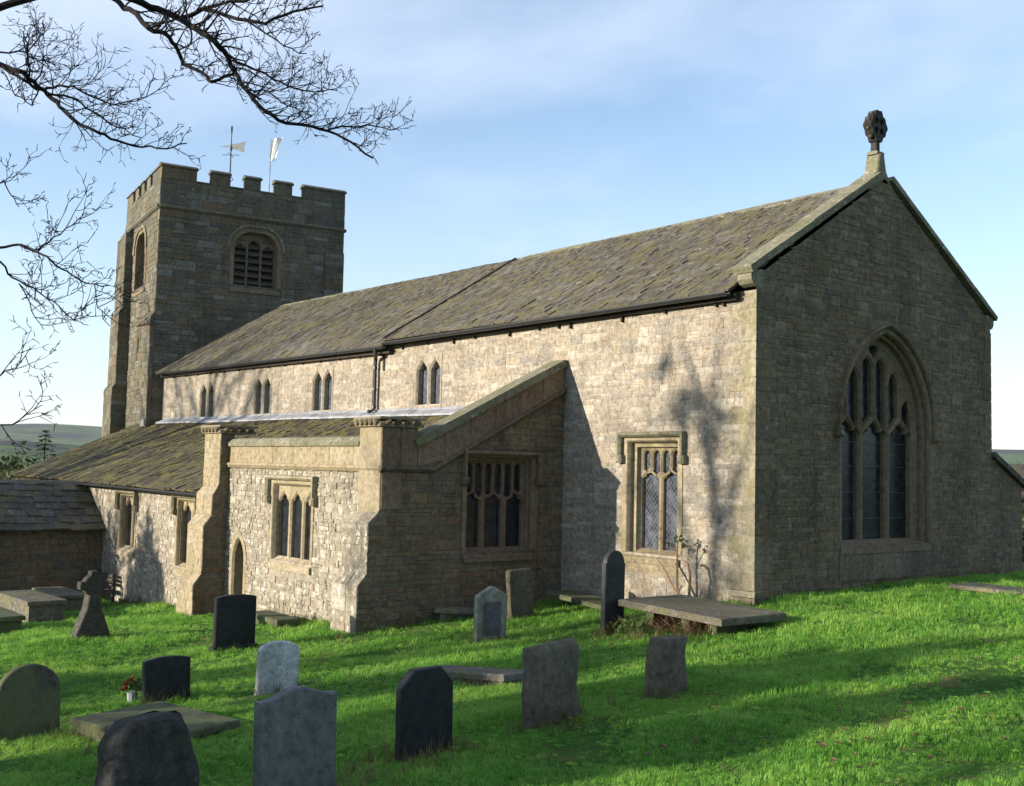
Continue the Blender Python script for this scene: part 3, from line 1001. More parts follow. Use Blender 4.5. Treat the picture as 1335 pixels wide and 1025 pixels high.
raking(-.40, .07, (-.20, 6.27), (GAP - .18, 8.86), 9, .11, 'coping_stone', 'coping', gable)
raking(-.40, .07, (8.82, 6.27), (GAP + .18, 8.86), 9, .11, 'coping_stone', 'coping', gable)
for y0, s in ((0, -1), (8.6, 1)):
    mb = MB()
    fr = Fr((-.30, y0, 0), (1, 0, 0))
    yo = -s
    P = []
    for (o, z) in ((0, 6.02), (.10, 6.06), (.16, 6.14), (.16, 6.30), (0, 6.33), (-.2, 6.36), (-.2, 6.0)):
        P.append((o, z))
    pr = MB()
    f2 = Fr((-.32, y0, 0), (0, s, 0), (0, 0, 1))
    pr.prism(f2, P if s > 0 else P, -.0, .33 if s > 0 else -.33)
    pr.build('kneeler', 'coping', gable)
# upswept apex block
mb = MB()
fx = Fr((-.17, GAP - .1, 0), (0, 1, 0))
prof = [(-.70, 8.52), (.70, 8.52), (.36, 8.80), (.19, 9.02), (.12, 9.28), (.10, 9.40), (-.10, 9.40), (-.12, 9.28), (-.19, 9.02), (-.36, 8.80)]
mb.prism(fx, [(u * .88, v) for u, v in prof], -.15, .17, ch=.03)
mb.box(fx, -.14, .14, 9.37, 9.44, -.12, .14, ch=.02)
cross = mb.build('finial_block', 'coping', gable)
mb = MB()
mb.prism(fx, [(-.075, 9.4), (.075, 9.4), (.06, 9.75), (-.06, 9.75)], -.07, .07, ch=.015)
# floriated head: wheel with lumps
ring = []
for k in range(40):
    a = 2 * math.pi * k / 40
    r = .285 + .02 * math.cos(4 * a) + .018 * math.cos(10 * a)
    ring.append((r * math.cos(a) * .98, 10.0 + r * 1.15 * math.sin(a)))
hl = []
for q in range(4):
    a = math.pi / 4 + q * math.pi / 2
    hl.append([(.135 * math.cos(a) + .058 * math.cos(t_), 10.0 + .145 * math.sin(a) + .062 * math.sin(t_)) for t_ in [2 * math.pi * i / 8 for i in range(8)]])
mb.plate(fx, ring, hl, .10, .20, .02)
fb_ = Fr(fx.p(0, 0, 0), -fx.u)
mb.plate(fb_, [(-u, v) for u, v in reversed(ring)], [[(-u, v) for u, v in reversed(h)] for h in hl], .10, .20, .02)
for k in range(10):
    a = 2 * math.pi * k / 10 + .2
    c_ = fx.p(.275 * math.cos(a), 10.0 + .315 * math.sin(a), 0)
    rr_ = R_.uniform(.042, .06)
    P = []; F = []
    for i in range(5):
        ph = math.pi * (i / 4 - .5)
        for k2 in range(7):
            th_ = 2 * math.pi * k2 / 7
            P.append(c_ + Vector((math.sin(ph) * 1.1, math.cos(ph) * math.cos(th_), math.cos(ph) * math.sin(th_))) * rr_)
    for i in range(4):
        for k2 in range(7):
            F.append((i * 7 + k2, i * 7 + (k2 + 1) % 7, (i + 1) * 7 + (k2 + 1) % 7, (i + 1) * 7 + k2))
    mb.add(P, F)
mb.build('gable_cross', 'head_boulder', gable)

mb = MB(); mb.add([(-29.6, 8.59, -2.5), (-.02, 8.59, -.6), (-.02, 8.59, 5.95), (-29.6, 8.59, 5.95)], [(3, 2, 1, 0)], .4)
mb.build('nave_wall', 'stone_gable', church)

# vestry behind the gable's far corner: roof edge
mb = MB()
f = Fr((0, 8.6, 3.02), (0, 1.47, -.68), (1, 0, 0))
P = [f.p(u, v, d) for d in (.0, -.13) for (u, v) in ((0, -3.5), (1.72, -3.5), (1.72, .10), (0, .10))]
mb.add(P, BOXF)
vest = mb.build('vestry_roof', 'slate', church)
mb = MB(); fr = Fr((-3.5, 10.05, 0), (1, 0, 0)); mb.add([(-3.5, 10.05, -.5), (0, 10.05, -.5), (0, 10.05, 2.33), (-3.5, 10.05, 2.33)], [(0, 3, 2, 1)])
mb.build('vestry_wall', 'stone_gable', church)
mb = MB(); mb.tube([(-3.4, 10.2, 2.0), (.0, 10.2, 2.0)], .06, 8); mb.build('vestry_gutter', 'iron', church)

# ---- long side wall: chancel and clerestory
def cw_light_pair(u0, u1):
    w = (u1 - u0)
    g = w * .13
    lw_ = (w - g) / 2
    return [(u0, u0 + lw_), (u1 - lw_, u1)]


CL = [(-11.38, -10.33), (-17.15, -16.02), (-21.25, -20.1), (-25.8, -24.65)]
CLZ0, CLZ1 = 4.13, 5.02
holesS = []
for u0, u1 in CL:
    holesS.append([(u0 - .02, CLZ0), (u1 + .02, CLZ0), (u1 + .02, 5.36), (u0 - .02, 5.36)])
CWIN = (-3.34, -1.93, .82, 3.12)
holesS.append([(CWIN[0], CWIN[2]), (CWIN[1], CWIN[2]), (CWIN[1], CWIN[3]), (CWIN[0], CWIN[3])])
ZE_C, ZE_N0, ZE_N1 = 5.95, 5.77, 5.95
side_out = [(-29.6, 3.6), (-5.4, 3.6), (-5.4, -1.0), (0, -.5), (0, ZE_C), (-12.6, ZE_C), (-12.6, ZE_N0), (-29.6, ZE_N1)]


def rect(u0, u1, v0, v1, e=0):
    return [(u0 - e, v0 - e), (u1 + e, v0 - e), (u1 + e, v1 + e), (u0 - e, v1 + e)]


sh = [rect(u0, u1, CLZ0 - .02, 5.36, .095) for u0, u1 in CL] + [rect(CWIN[0], CWIN[1], CWIN[2] - .12, CWIN[3], .14)]
side = wall_part('chancel_wall', church, FS, side_out, holesS, 'stone_buff', 'mortar_buff', 33, stone_holes=sh, course=(.075, .145), length=(.12, .42), proud=(.003, .012), joint=.010)
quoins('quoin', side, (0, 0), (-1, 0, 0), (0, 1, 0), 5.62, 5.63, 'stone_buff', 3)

for u0, u1 in CL:
    mb = MB()
    ls = cw_light_pair(u0, u1)
    hs = []
    for a, b in ls:
        hs.append([(a, CLZ0), (b, CLZ0)] + cusp_pts(a, b, 4.98, .85))
    mb.plate(FS, rect(u0, u1, CLZ0 - .02, 5.36, .10), hs, .020, .30, .05)
    w = mb.build('clerestory_window', 'ashlar_pale', church)
    for a, b in ls:
        mb = MB(); mb.add([FS.p(u, v, -.17) for u, v in ((a - .02, CLZ0 - .02), (b + .02, CLZ0 - .02), (b + .02, 5.4), (a - .02, 5.4))], [(0, 1, 2, 3)])
        mb.build('pane', 'glass', w)


def square_window(fr, u0, u1, z0, z1, nl, zt, mat, parent, recess=.2, panels=None, hood=None, hood_mat='coping', glass='glass_dark', mull=.11, splay=.07, sc=.75, surround=.14, drop=.3, sill_d=.06, hmat=None):
    """square-headed window of nl lights; zt the springing of the light heads; panels: small lights over each"""
    mb = MB()
    i0, i1, s0, s1 = u0 + splay, u1 - splay, z0 + .05, z1 - splay
    lw_ = ((i1 - i0) - mull * (nl - 1)) / nl
    hs = []
    cells = []
    for k in range(nl):
        a = i0 + k * (lw_ + mull); b = a + lw_
        cells.append((a, b))
        hs.append([(a, s0 + .02), (b, s0 + .02)] + cusp_pts(a, b, zt, sc))
    if panels:
        npn = panels
        pw = (i1 - i0) / npn
        base = zt + lw_ / 2 * sc * 1.62 + .03
        for k in range(npn):
            a = i0 + k * pw + pw * .16; b = i0 + (k + 1) * pw - pw * .16
            m_ = (a + b) / 2
            lowp = base + (.02 if (k % 1) else 0)
            # panels over the spandrels dip lower than those over a light's point
            d_ = min(abs(m_ - (x + y) / 2) for x, y in cells) / lw_
            lowp = base - min(.5, d_) * lw_ * sc * 1.1
            hs.append([(a, lowp + .05), (m_, lowp), (b, lowp + .05)] + arch_pts(a, b, s1 - (b - a) * .75, (b - a) * .62, 5))
    mb.plate(fr, rect(i0 - .02, i1 + .02, s0 - .03, s1 + .02), hs, -recess, .16, .035, rim=False)
    w = mb.build('window', mat, parent)
    mb = MB()
    path = [(u0, z0), (u0, z1), (u1, z1), (u1, z0)]
    mb.sweep(fr, path, [(surround, 0), (surround, .022), (.012, .024), (-.005, .0), (-.03, -.05), (-.02, -recess * .55), (-splay * .75, -recess * .6), (-splay * .8, -recess * .9), (-splay - .005, -recess - .02)], caps=False)
    mb.build('jamb_moulding', mat, w)
    mb = MB()
    P = [fr.p(u, v, d) for u in (u0 - surround * .6, u1 + surround * .6) for (v, d) in ((s0 + .03, -recess - .04), (z0 - .08, sill_d), (z0 - .2, sill_d), (z0 - .2, -recess - .04))]
    mb.add(P, [(0, 1, 5, 4), (1, 2, 6, 5), (2, 3, 7, 6), (0, 3, 2, 1), (4, 5, 6, 7)])
    mb.build('sill', mat, w)
    if hood is not None:
        mb = MB()
        h0, h1, hz_ = u0 - hood, u1 + hood, z1 + hood * .75
        mb.sweep(fr, [(h0, hz_ - drop), (h0, hz_), (h1, hz_), (h1, hz_ - drop)], [(-.04, 0), (-.045, .10), (.0, .15), (.045, .14), (.06, .04), (.06, 0)])
        for hh in (h0, h1):
            mb.box(fr, hh - .085, hh + .085, hz_ - drop - .17, hz_ - drop + .0, 0, .16, ch=.04)
        mb.build('hood_mould', hmat or hood_mat, w)
    for a, b in cells:
        mb = MB(); mb.add([fr.p(u, v, -recess - .10) for u, v in ((a - .03, s0 - .02), (b + .03, s0 - .02), (b + .03, s1), (a - .03, s1))], [(0, 1, 2, 3)])
        mb.build('pane', glass, w)
    return w


square_window(FS, CWIN[0], CWIN[1], CWIN[2], CWIN[3], 2, 2.28, 'ashlar', church, recess=.24, panels=4, hood=.17, glass='glass', splay=.16, mull=.12, sc=.62, drop=.42)
mb = MB()
mb.box(FS, CWIN[0] - .2, CWIN[1] + .16, .42, .62, 0, .02)
mb.build('apron_stone', 'ashlar', side)

# ---- roofs
def roof_frame(x, y0, z0, y1, z1):
    """u along +x, v up the slope towards the ridge (south slope)"""
    return Fr((x, y0, z0), (1, 0, 0), (0, y1 - y0, z1 - z0))


def slope(name, parent, pts, mat='under', th=.05):
    mb = MB()
    mb.add(pts, [tuple(range(len(pts)))])
    return mb.build(name, mat, parent)


RY = 4.3
# chancel, south slope
rc = Fr((0, -.30, 5.93), (1, 0, 0), (0, RY + .30, 8.80 - 5.93))
wc = math.hypot(RY + .30, 8.80 - 5.93)
chancel_roof = slope('chancel_roof', church, [rc.p(-12.6, 0), rc.p(-.36, 0), rc.p(-.36, wc), rc.p(-12.6, wc)])
slating(chancel_roof, rc, -12.62, -.38, wc, 'slate', .27, .155, w=(.15, .38), thick=.03, seed=3, jit=.014)
# nave, south slope, rising very slightly to the west
rn = Fr((-12.6, -.30, 5.80), (-17.0, 0, .17), (0, RY + .3, 8.74 - 5.80))
rn = Fr((-29.6, -.30, 5.95), (17.0, 0, -.17), (0, RY + .3, 8.98 - 5.95))
wn = math.hypot(RY + .3, 8.98 - 5.95)
nave_roof = slope('nave_roof', church, [rn.p(0, 0), rn.p(17.0, 0), rn.p(17.0, wn), rn.p(0, wn)])
slating(nave_roof, rn, 0.02, 16.98, wn, 'slate', .27, .155, w=(.15, .38), thick=.03, seed=4, jit=.014)
mb = MB()
mb.add([(-12.6, RY, 8.80), (-.36, RY, 8.80), (-.36, 8.9, 5.93), (-12.6, 8.9, 5.93)], [(0, 1, 2, 3)])
mb.add([(-29.6, RY, 8.98), (-12.6, RY, 8.76), (-12.6, 8.9, 5.78), (-29.6, 8.9, 5.95)], [(0, 1, 2, 3)])
mb.build('far_slope', 'slate', church)
# verge between the two roofs
mb = MB()
f = Fr(rc.p(-12.6, 0), rc.v, rc.u)
P = [rc.p(u, v, d) for v in (0, wc) for (u, d) in ((-12.66, -.12), (-12.66, .10), (-12.59, .10), (-12.59, -.02))]
mb.add(P, [(0, 1, 5, 4), (1, 2, 6, 5), (2, 3, 7, 6), (0, 3, 2, 1), (4, 5, 6, 7)], .2)
mb.build('verge_strip', 'wood_dark', church)
# ridge stones
for k in range(30):
    x0 = -.45 - k * .97
    if x0 < -29.2:
        break
    x1 = max(x0 - .955, -29.4)
    zr = lambda x: 8.81 if x > -12.6 else 8.77 + (-12.6 - x) / 17 * .22
    mb = MB()
    P = []
    for x in (x0, x1):
        j = R_.uniform(-.008, .008)
        for (y, z) in ((-.21, -.115), (-.19, -.06), (0, .075), (.19, -.06), (.21, -.115)):
            P.append((x, RY + y, zr(x) + z + j))
    mb.add(P, [(0, 1, 6, 5), (1, 2, 7, 6), (2, 3, 8, 7), (3, 4, 9, 8), (0, 5, 9, 4), (0, 4, 3, 2, 1), (5, 6, 7, 8, 9)])
    mb.build('ridge_stone', 'coping', church)

# gutters and their brackets
mb = MB()
def gutter(mb, p0, p1, r=.075, n=10):
    p0 = Vector(p0); p1 = Vector(p1)
    P = []; F = []
    for p in (p0, p1):
        for k in range(n + 1):
            a = math.pi + math.pi * k / n
            P.append(p + Vector((0, math.cos(a) * r, math.sin(a) * r)))
        for k in range(n + 1):
            a = 2 * math.pi - math.pi * k / n
            P.append(p + Vector((0, math.cos(a) * (r - .012), math.sin(a) * (r - .012))))
    m_ = 2 * (n + 1)
    for k in range(m_):
        j = (k + 1) % m_
        F.append((k, j, m_ + j, m_ + k))
    F.append(tuple(range(m_))); F.append(tuple(reversed(range(m_, 2 * m_))))
    mb.add(P, F)


gutter(mb, (-.42, -.33, 5.92), (-12.62, -.33, 5.88), .085)
g1 = mb.build('gutter', 'iron', church, smooth=False)
mb = MB(); gutter(mb, (-12.62, -.33, 5.78), (-29.4, -.33, 5.93), .085); g2 = mb.build('gutter', 'iron', church)
mb = MB(); mb.box(FS, -12.6, -.36, 5.78, 5.93, .002, .16); mb.build('fascia_board', 'wood_dark', church)
mb = MB()
P = [(-29.5, -.002, 5.78), (-12.6, -.002, 5.60), (-12.6, -.002, 5.78), (-29.5, -.002, 5.94)]
P += [(x, -.16, z) for x, y, z in P]
mb.add(P, BOXF); mb.build('fascia_board', 'wood_dark', church)
for k, x in enumerate([-.75, -.95, -2.3, -3.55, -5.2, -5.6, -6.3, -7.4, -8.8, -9.7, -10.9, -12.1]):
    mb = MB(); mb.box(FS, x - .022, x + .022, 5.68 + R_.uniform(-.05, .04), 5.80, .0, .07); mb.build('gutter_bracket', 'wood_dark', church)
for k in range(14):
    x = -13.2 - k * 1.17; z = 5.62 + (-12.6 - x) / 17 * .17
    mb = MB(); mb.box(FS, x - .025, x + .025, z - .06, z + .06, .0, .10); mb.build('gutter_bracket', 'wood_dark', church)
# downpipe
mb = MB()
mb.tube([(-13.05, -.33, 5.74), (-13.05, -.31, 5.62), (-13.35, -.12, 5.48), (-13.37, -.12, 5.30), (-13.37, -.12, 4.05), (-13.37, -.3, 3.98)], .055, 8)
for z in (5.2, 4.6, 4.1):
    mb.tube([(-13.37, -.12, z), (-13.37, -.12, z + .07)], .07, 8)
mb.build('downpipe', 'iron', church)
mb = MB(); mb.box(FS, -13.12, -13.02, 5.15, 5.72, 0, .03); mb.build('pipe_bracket', 'wood_dark', church)

# ---- chapel and aisle
STR = 2.43
ch_pier_w = 1.0
# chapel side wall
dz0, dz1 = -12.18, -11.55
door_hole = [(dz0, -1.7), (dz1, -1.7)] + arch_pts(dz0, dz1, .12, .56, 8)
CHW = (-10.12, -8.29, .30, 2.02)
chapel_out = [(-12.9, -2.0), (-5.42, -1.3), (-5.42, 2.9), (-12.9, 2.9)]
chapel = wall_part('chapel_wall', church, FC, chapel_out, [door_hole, rect(*CHW)], 'stone_chapel', 'mortar_chapel', 41,
                   stone_holes=[offset(door_hole, .13), rect(CHW[0], CHW[1], CHW[2] - .1, CHW[3], .12)], course=(.08, .17), length=(.09, .27), proud=(.006, .03), split=.45)
# smooth band under the coping
mb = MB()
x = -12.9
while x < -6.3:
    x1 = min(x + R_.uniform(.7, 1.1), -6.25)
    mb.box(FC, x + .003, x1 - .003, STR + .04, 2.88, 0, .035 + R_.uniform(-.003, .003), ch=.006)
    x = x1
mb.build('parapet_band', 'ashlar', chapel)
mb = MB(); mb.sweep(FC, [(-12.95, STR), (-5.38, STR)], [(-.09, .0), (-.07, .06), (.0, .11), (.05, .09), (.06, .0)]); mb.build('string_course', 'ashlar', chapel)
x = -12.95
while x < -6.3:
    x1 = min(x + R_.uniform(.55, .9), -6.25)
    mb = MB()
    P = [FC.p(u, v, d) for u in (x + .003, x1 - .003) for (v, d) in ((2.88, -.3), (2.88, .09), (2.95, .10), (3.06, .0), (3.09, -.15), (3.05, -.3))]
    mb.add(P, [(0, 1, 7, 6), (1, 2, 8, 7), (2, 3, 9, 8), (3, 4, 10, 9), (4, 5, 11, 10), (0, 6, 11, 5), (5, 4, 3, 2, 1, 0), (6, 7, 8, 9, 10, 11)])
    mb.build('coping_stone', 'coping', chapel)
    x = x1
square_window(FC, *CHW[:2], CHW[2], CHW[3], 3, 1.52, 'ashlar', church, recess=.10, hood=.19, hmat='quoin_stone', splay=.05, mull=.14, sc=.8, drop=.42, surround=.11)
# priest's door
mb = MB()
path = [(dz0, -1.3)] + list(reversed(arch_pts(dz0, dz1, .12, .56, 10))) + [(dz1, -1.3)]
mb.sweep(FC, path, [(.14, 0), (.14, .024), (.01, .026), (-.03, -.03), (-.02, -.10), (-.02, -.32)], caps=False)
door = mb.build('priest_door', 'ashlar', church)
mb = MB()
for k in range(4):
    w_ = (dz1 - dz0) / 4
    mb.box(FC, dz0 + k * w_ + .004, dz0 + (k + 1) * w_ - .004, -1.5, .66, -.36, -.30 + R_.uniform(-.004, .004))
mb.build('door_leaf', 'wood_dark', door)

# chapel end wall with its sloping parapet
EWN = (-2.66, -.86, .72, 2.72)
end_out = [(-5.22, -1.2), (0, -1.0), (0, 4.85), (-3.92, 2.92), (-3.92, 3.25), (-4.78, 3.25), (-4.78, 1.56), (-5.02, 1.34), (-5.02, .38), (-5.22, .14)]
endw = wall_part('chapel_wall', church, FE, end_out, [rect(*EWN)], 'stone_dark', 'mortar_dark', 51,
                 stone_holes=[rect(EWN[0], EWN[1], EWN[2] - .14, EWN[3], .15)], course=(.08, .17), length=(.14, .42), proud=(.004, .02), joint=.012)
# buttress: front and side faces
fb = Fr((0, 0, 0), (1, 0, 0))
def buttress(name, parent, x0, x1, prof, yb, mat, mortar, seed, east=True):
    """prof: [(y,z)...] from the ground upward along the front face"""
    mb = MB()
    n = len(prof)
    for i in range(n - 1):
        (ya, za), (yb_, zb) = prof[i], prof[i + 1]
        mb.add([(x0, ya, za), (x1, ya, za), (x1, yb_, zb), (x0, yb_, zb)], [(0, 1, 2, 3)], .4)
    for x in ((x0, x1) if east else (x0,)):
        poly = [Vector((y, z, 0)) for y, z in prof] + [Vector((yb, prof[-1][1], 0)), Vector((yb, prof[0][1], 0))]
        tri = tessellate_polygon([poly])
        mb.add([(x, p.x, p.y) for p in poly], [tuple(t_) for t_ in tri], .4)
    b = mb.build(name, mortar, parent)
    for i in range(n - 1):
        (ya, za), (y2, z2) = prof[i], prof[i + 1]
        fr = Fr((0, ya, za), (1, 0, 0), (0, y2 - ya, z2 - za))
        ln = math.hypot(y2 - ya, z2 - za)
        if ln < .06:
            continue
        slope_ = abs(y2 - ya) > .05
        masonry(b, fr, [(x0, 0), (x1, 0), (x1, ln), (x0, ln)], [], course=(.16, .3) if not slope_ else (.3, .5), length=(.25, .55), proud=(.006, .02), seed=seed + i, mat=mat)
    if east:
        fr = Fr((x1, 0, 0), (0, 1, 0))
        masonry(b, fr, [(y, z) for y, z in prof] [::-1] + [] if False else [(prof[0][0], prof[0][1]), (yb, prof[0][1]), (yb, prof[-1][1])] + [(y, z) for y, z in reversed(prof)][:-1], [], course=(.14, .26), length=(.25, .5), proud=(.005, .018), seed=seed + 20, mat='stone_dark')  # east side in the darker rubble, shade put into the colour
    return b


pierE = buttress('buttress', church, -6.38, -5.402, [(-5.22, -1.2), (-5.22, .14), (-5.02, .38), (-5.02, 1.34), (-4.79, 1.56)], -4.69, 'stone_chapel', 'mortar_chapel', 60, east=False)
mb = MB()
mb.box(Fr((0, -4.7, 0), (1, 0, 0)), -6.25, -5.41, 1.50, 3.26, 0, .075, ch=.012)
for z in (1.9, 2.5, 2.9):
    pass
mb.build('parapet_pier', 'ashlar', pierE)
pierW = buttress('buttress', church, -13.55, -12.58, [(-5.52, -1.9), (-5.52, -.50), (-5.32, -.24), (-5.32, .92), (-5.12, 1.18), (-5.12, 1.68), (-4.96, 1.88), (-4.96, 3.2)], -4.6, 'ashlar', 'mortar_chapel', 90, east=True)


def pier_cap(x0, x1, y0, y1, z, parent, seed):
    """cornice of the stumpy pier: a slab with a row of carved lumps round it"""
    rng = random.Random(seed)
    mb = MB()
    fr = Fr((x0, y0, 0), (1, 0, 0))
    mb.box(fr, -.05, x1 - x0 + .05, z, z + .07, -(y1 - y0) - .05, .06, ch=.015)
    mb.box(fr, -.07, x1 - x0 + .09, z + .15, z + .20, -(y1 - y0) - .08, .09, ch=.02)
    cap = mb.build('pier_cap', 'ashlar', parent)
    n = 5
    for k in range(n):
        c_ = Vector((x0 - .02 + (x1 - x0 + .04) * (k + .5) / n, y0 - .05, z + .11))
        mb = MB(); mb.tube([c_ + Vector((-.05, -.03, -.07)), c_ + Vector((0, -.05, 0)), c_ + Vector((.05, .02, .07))], [.035, .07, .03], 6)
        mb.build('carved_lump', 'ashlar', cap)
    m_ = max(3, int((y1 - y0) / .2))
    for k in range(m_):
        c_ = Vector((x1 + .05, y0 + (y1 - y0) * (k + .5) / m_, z + .11))
        mb = MB(); mb.tube([c_ + Vector((-.02, -.05, -.07)), c_ + Vector((.06, 0, 0)), c_ + Vector((-.02, .05, .07))], [.035, .07, .03], 6)
        mb.build('carved_lump', 'ashlar_dark', cap)  # east lumps in darker ashlar, shade put into their colour


pier_cap(-6.27, -5.40, -4.79, -3.86, 3.26, pierE, 1)
pier_cap(-13.56, -12.57, -4.97, -4.1, 3.2, pierW, 2)
# flat dressed stones above the string on the end wall
fr = FE
mb = MB()
for (a, b) in ((-4.78, -4.35), (-4.345, -3.93)):
    mb.box(FE, a + .003, b - .003, STR + .05, 3.24, 0, .03, ch=.006)
n = 6
for k in range(n):
    y0 = -3.92 + (3.92) * k / n; y1 = -3.92 + 3.92 * (k + 1) / n
    zt = lambda y: 2.90 + (y + 3.92) * (4.83 - 2.90) / 3.92
    zb = lambda y: STR + .05 if y < -3.55 else STR + .05 + (y + 3.55) * (4.30 - 2.48) / 3.55
    q = [(y0 + .004, zb(y0)), (y1 - .004, zb(y1)), (y1 - .004, zt(y1)), (y0 + .004, zt(y0))]
    mb.prism(FE, q, 0, .030 + R_.uniform(-.003, .003), ch=.006)
mb.build('parapet_band', 'ashlar_red', endw)
mb = MB(); mb.sweep(FE, [(-4.82, STR), (-3.55, STR), (0, 4.27)], [(-.08, 0), (-.06, .06), (.0, .11), (.05, .09), (.06, 0)]); mb.build('string_course', 'stone_dark', endw)
raking(-5.78, -5.30, (-3.98, 2.89), (0.0, 4.84), 8, .14, 'coping_stone', 'coping', endw)
mb = MB(); mb.box(FE, -4.76, -4.3, 1.62, 2.36, 0, .03, ch=.006)
mb.build('corner_block', 'ashlar_red', endw)
square_window(FE, EWN[0], EWN[1], EWN[2], EWN[3], 3, 1.72, 'ashlar_red', church, recess=.24, panels=6, hood=.10, splay=.10, mull=.16, sc=.75, drop=.5, surround=.12, hmat='stone_dark')
# back of the chapel's parapet (seen from elsewhere)
mb = MB()
mb.add([(-5.77, -3.9, 2.0), (-5.77, 0, 2.0), (-5.77, 0, 4.85), (-5.77, -3.9, 2.92)], [(0, 1, 2, 3)], .3)
mb.add([(-12.9, -4.4, 1.0), (-5.5, -4.4, 1.0), (-5.5, -4.4, 2.9), (-12.9, -4.4, 2.9)], [(0, 1, 2, 3)], .3)
mb.add([(-12.9, -4.7, 1.0), (-12.9, -4.4, 1.0), (-12.9, -4.4, 2.9), (-12.9, -4.7, 2.9)], [(0, 1, 2, 3)], .3)
mb.build('parapet_back', 'mortar_dark', endw)

# aisle wall
AWN = [(-20.2, -18.95, -.15, 1.42), (-15.75, -14.5, -.32, 1.45)]
aisle_out = [(-31.4, -3.2), (-12.9, -2.2), (-12.9, 1.72), (-31.4, 1.72)]
aisle = wall_part('aisle_wall', church, FC, aisle_out, [rect(*w) for w in AWN], 'stone_chapel', 'mortar_chapel', 71,
                  stone_holes=[rect(w[0], w[1], w[2] - .1, w[3], .12) for w in AWN], course=(.09, .18), length=(.12, .3), proud=(.006, .028))
for w in AWN:
    square_window(FC, w[0], w[1], w[2], w[3], 2, w[3] - .42, 'ashlar', church, recess=.12, hood=.14, hmat='quoin_stone', splay=.06, mull=.13, sc=.8, drop=.35, surround=.11)
mb = MB(); mb.add([(-31.4, -4.7, -3.2), (-31.4, .2, -3.2), (-31.4, .2, 3.85), (-31.4, -4.7, 1.72)], [(0, 3, 2, 1)], .3); mb.build('aisle_wall', 'mortar_chapel', church)
# aisle roof
za = 1.78
ra = Fr((-31.7, -4.98, 1.80), (26.0, 0, -.17), (0, 4.98, 4.00 - 1.80))
wa = math.hypot(4.98, 2.20)
aisle_roof = slope('aisle_roof', church, [ra.p(0, 0), ra.p(18.2, 0), ra.p(18.2, 1.2), ra.p(26.0, 1.2), ra.p(26.0, wa), ra.p(0, wa)])
slating(aisle_roof, ra, 0.0, 18.2, wa, 'slate_mossy', .32, .19, w=(.18, .42), thick=.038, seed=8, jit=.026)
slating(aisle_roof, Fr(ra.p(18.2, 1.2), ra.u, ra.v), 0, 7.75, wa - 1.2, 'slate_mossy', .29, .19, w=(.18, .42), thick=.038, seed=9, jit=.026)
mb = MB(); gutter(mb, (-24.3, -5.05, 1.73), (-13.62, -5.05, 1.66), .07); mb.build('gutter', 'iron', church)
mb = MB(); mb.box(FC, -31.4, -13.56, 1.60, 1.74, .002, .12); mb.build('fascia_board', 'wood_dark', church)
# verge at the far end of the aisle roof
mb = MB()
P = [ra.p(u, v, d) for v in (0, wa) for (u, d) in ((-.03, -.1), (-.03, .07), (.06, .07), (.06, -.1))]
mb.add(P, [(0, 1, 5, 4), (1, 2, 6, 5), (2, 3, 7, 6), (0, 3, 2, 1), (4, 5, 6, 7)]); mb.build('verge_strip', 'wood_dark', church)
# lead flashing along the top of the aisle roof
for k in range(13):
    x0 = -29.3 + k * 1.8; x1 = min(x0 + 1.83, -5.85)
    if x0 > -6.2:
        break
    zf = lambda x: 3.99 - (x + 31.7) / 26 * .17
    mb = MB()
    P = []
    j = R_.uniform(-.012, .012)
    for x in (x0, x1):
        for (y, z) in ((-.004, .20), (-.03, .19), (-.07, .135), (-.34, .015), (-.35, -.04)):
            P.append((x, y, zf(x) + z + j))
    mb.add(P, [(0, 1, 6, 5), (1, 2, 7, 6), (2, 3, 8, 7), (3, 4, 9, 8)])
    mb.build('lead_flashing', 'lead', church)

# ---- porch
px0, px1, pyo = -25.7, -21.45, -8.6
rp = Fr((px1, -4.72, .30), (0, -1, 0), (-2.15, 0, 1.40))     # east slope: u towards the south, n up-east
if rp.n.z < 0:
    rp = Fr((px1, pyo, .30), (0, 1, 0), (-2.15, 0, 1.40))
wp = math.hypot(2.15, 1.40)
porch_roof = slope('porch_roof', church, [rp.p(0, 0), rp.p(3.88, 0), rp.p(3.88, wp), rp.p(0, wp)])
slating(porch_roof, rp, 0.0, 3.86, wp, 'slate', .36, .30, w=(.25, .6), thick=.06, seed=14, jit=.03)
mb = MB()
mb.add([(px1 - 2.15, pyo, 1.70), (px1 - 2.15, -4.72, 1.70), (px0, -4.72, .30), (px0, pyo, .30)], [(0, 1, 2, 3)]); mb.build('far_slope', 'slate', church)
FP = Fr((px1 - .22, 0, 0), (0, 1, 0))
porch = wall_part('porch_wall', church, FP, [(pyo + .1, -3.0), (-4.7, -3.0), (-4.7, .36), (pyo + .1, .36)], [], 'stone_dark', 'mortar_dark', 81, course=(.12, .24), length=(.2, .5), proud=(.006, .025))
fr = Fr((0, pyo + .1, 0), (1, 0, 0))
wall_part('porch_wall', church, fr, [(px0 + .2, -3.0), (px1 - .22, -3.0), (px1 - .22, .36), (px1 - 2.15, 1.62), (px0 + .2, .36)], [], 'stone_chapel', 'mortar_chapel', 82, course=(.14, .26), length=(.25, .5), cand=False)
for k in range(6):
    mb = MB(); fr = Fr((px1 - 2.15, pyo + k * .65, 0), (0, 1, 0))
    P = [(px1 - 2.15 + dx_, pyo + k * .65 + yy, 1.72 + dz) for yy in (.004, .64) for (dx_, dz) in ((-.2, -.08), (0, .07), (.2, -.08), (0, -.1))]
    mb.add(P, [(0, 1, 5, 4), (1, 2, 6, 5), (2, 3, 7, 6), (3, 0, 4, 7), (0, 3, 2, 1), (4, 5, 6, 7)]); mb.build('ridge_stone', 'coping', church)

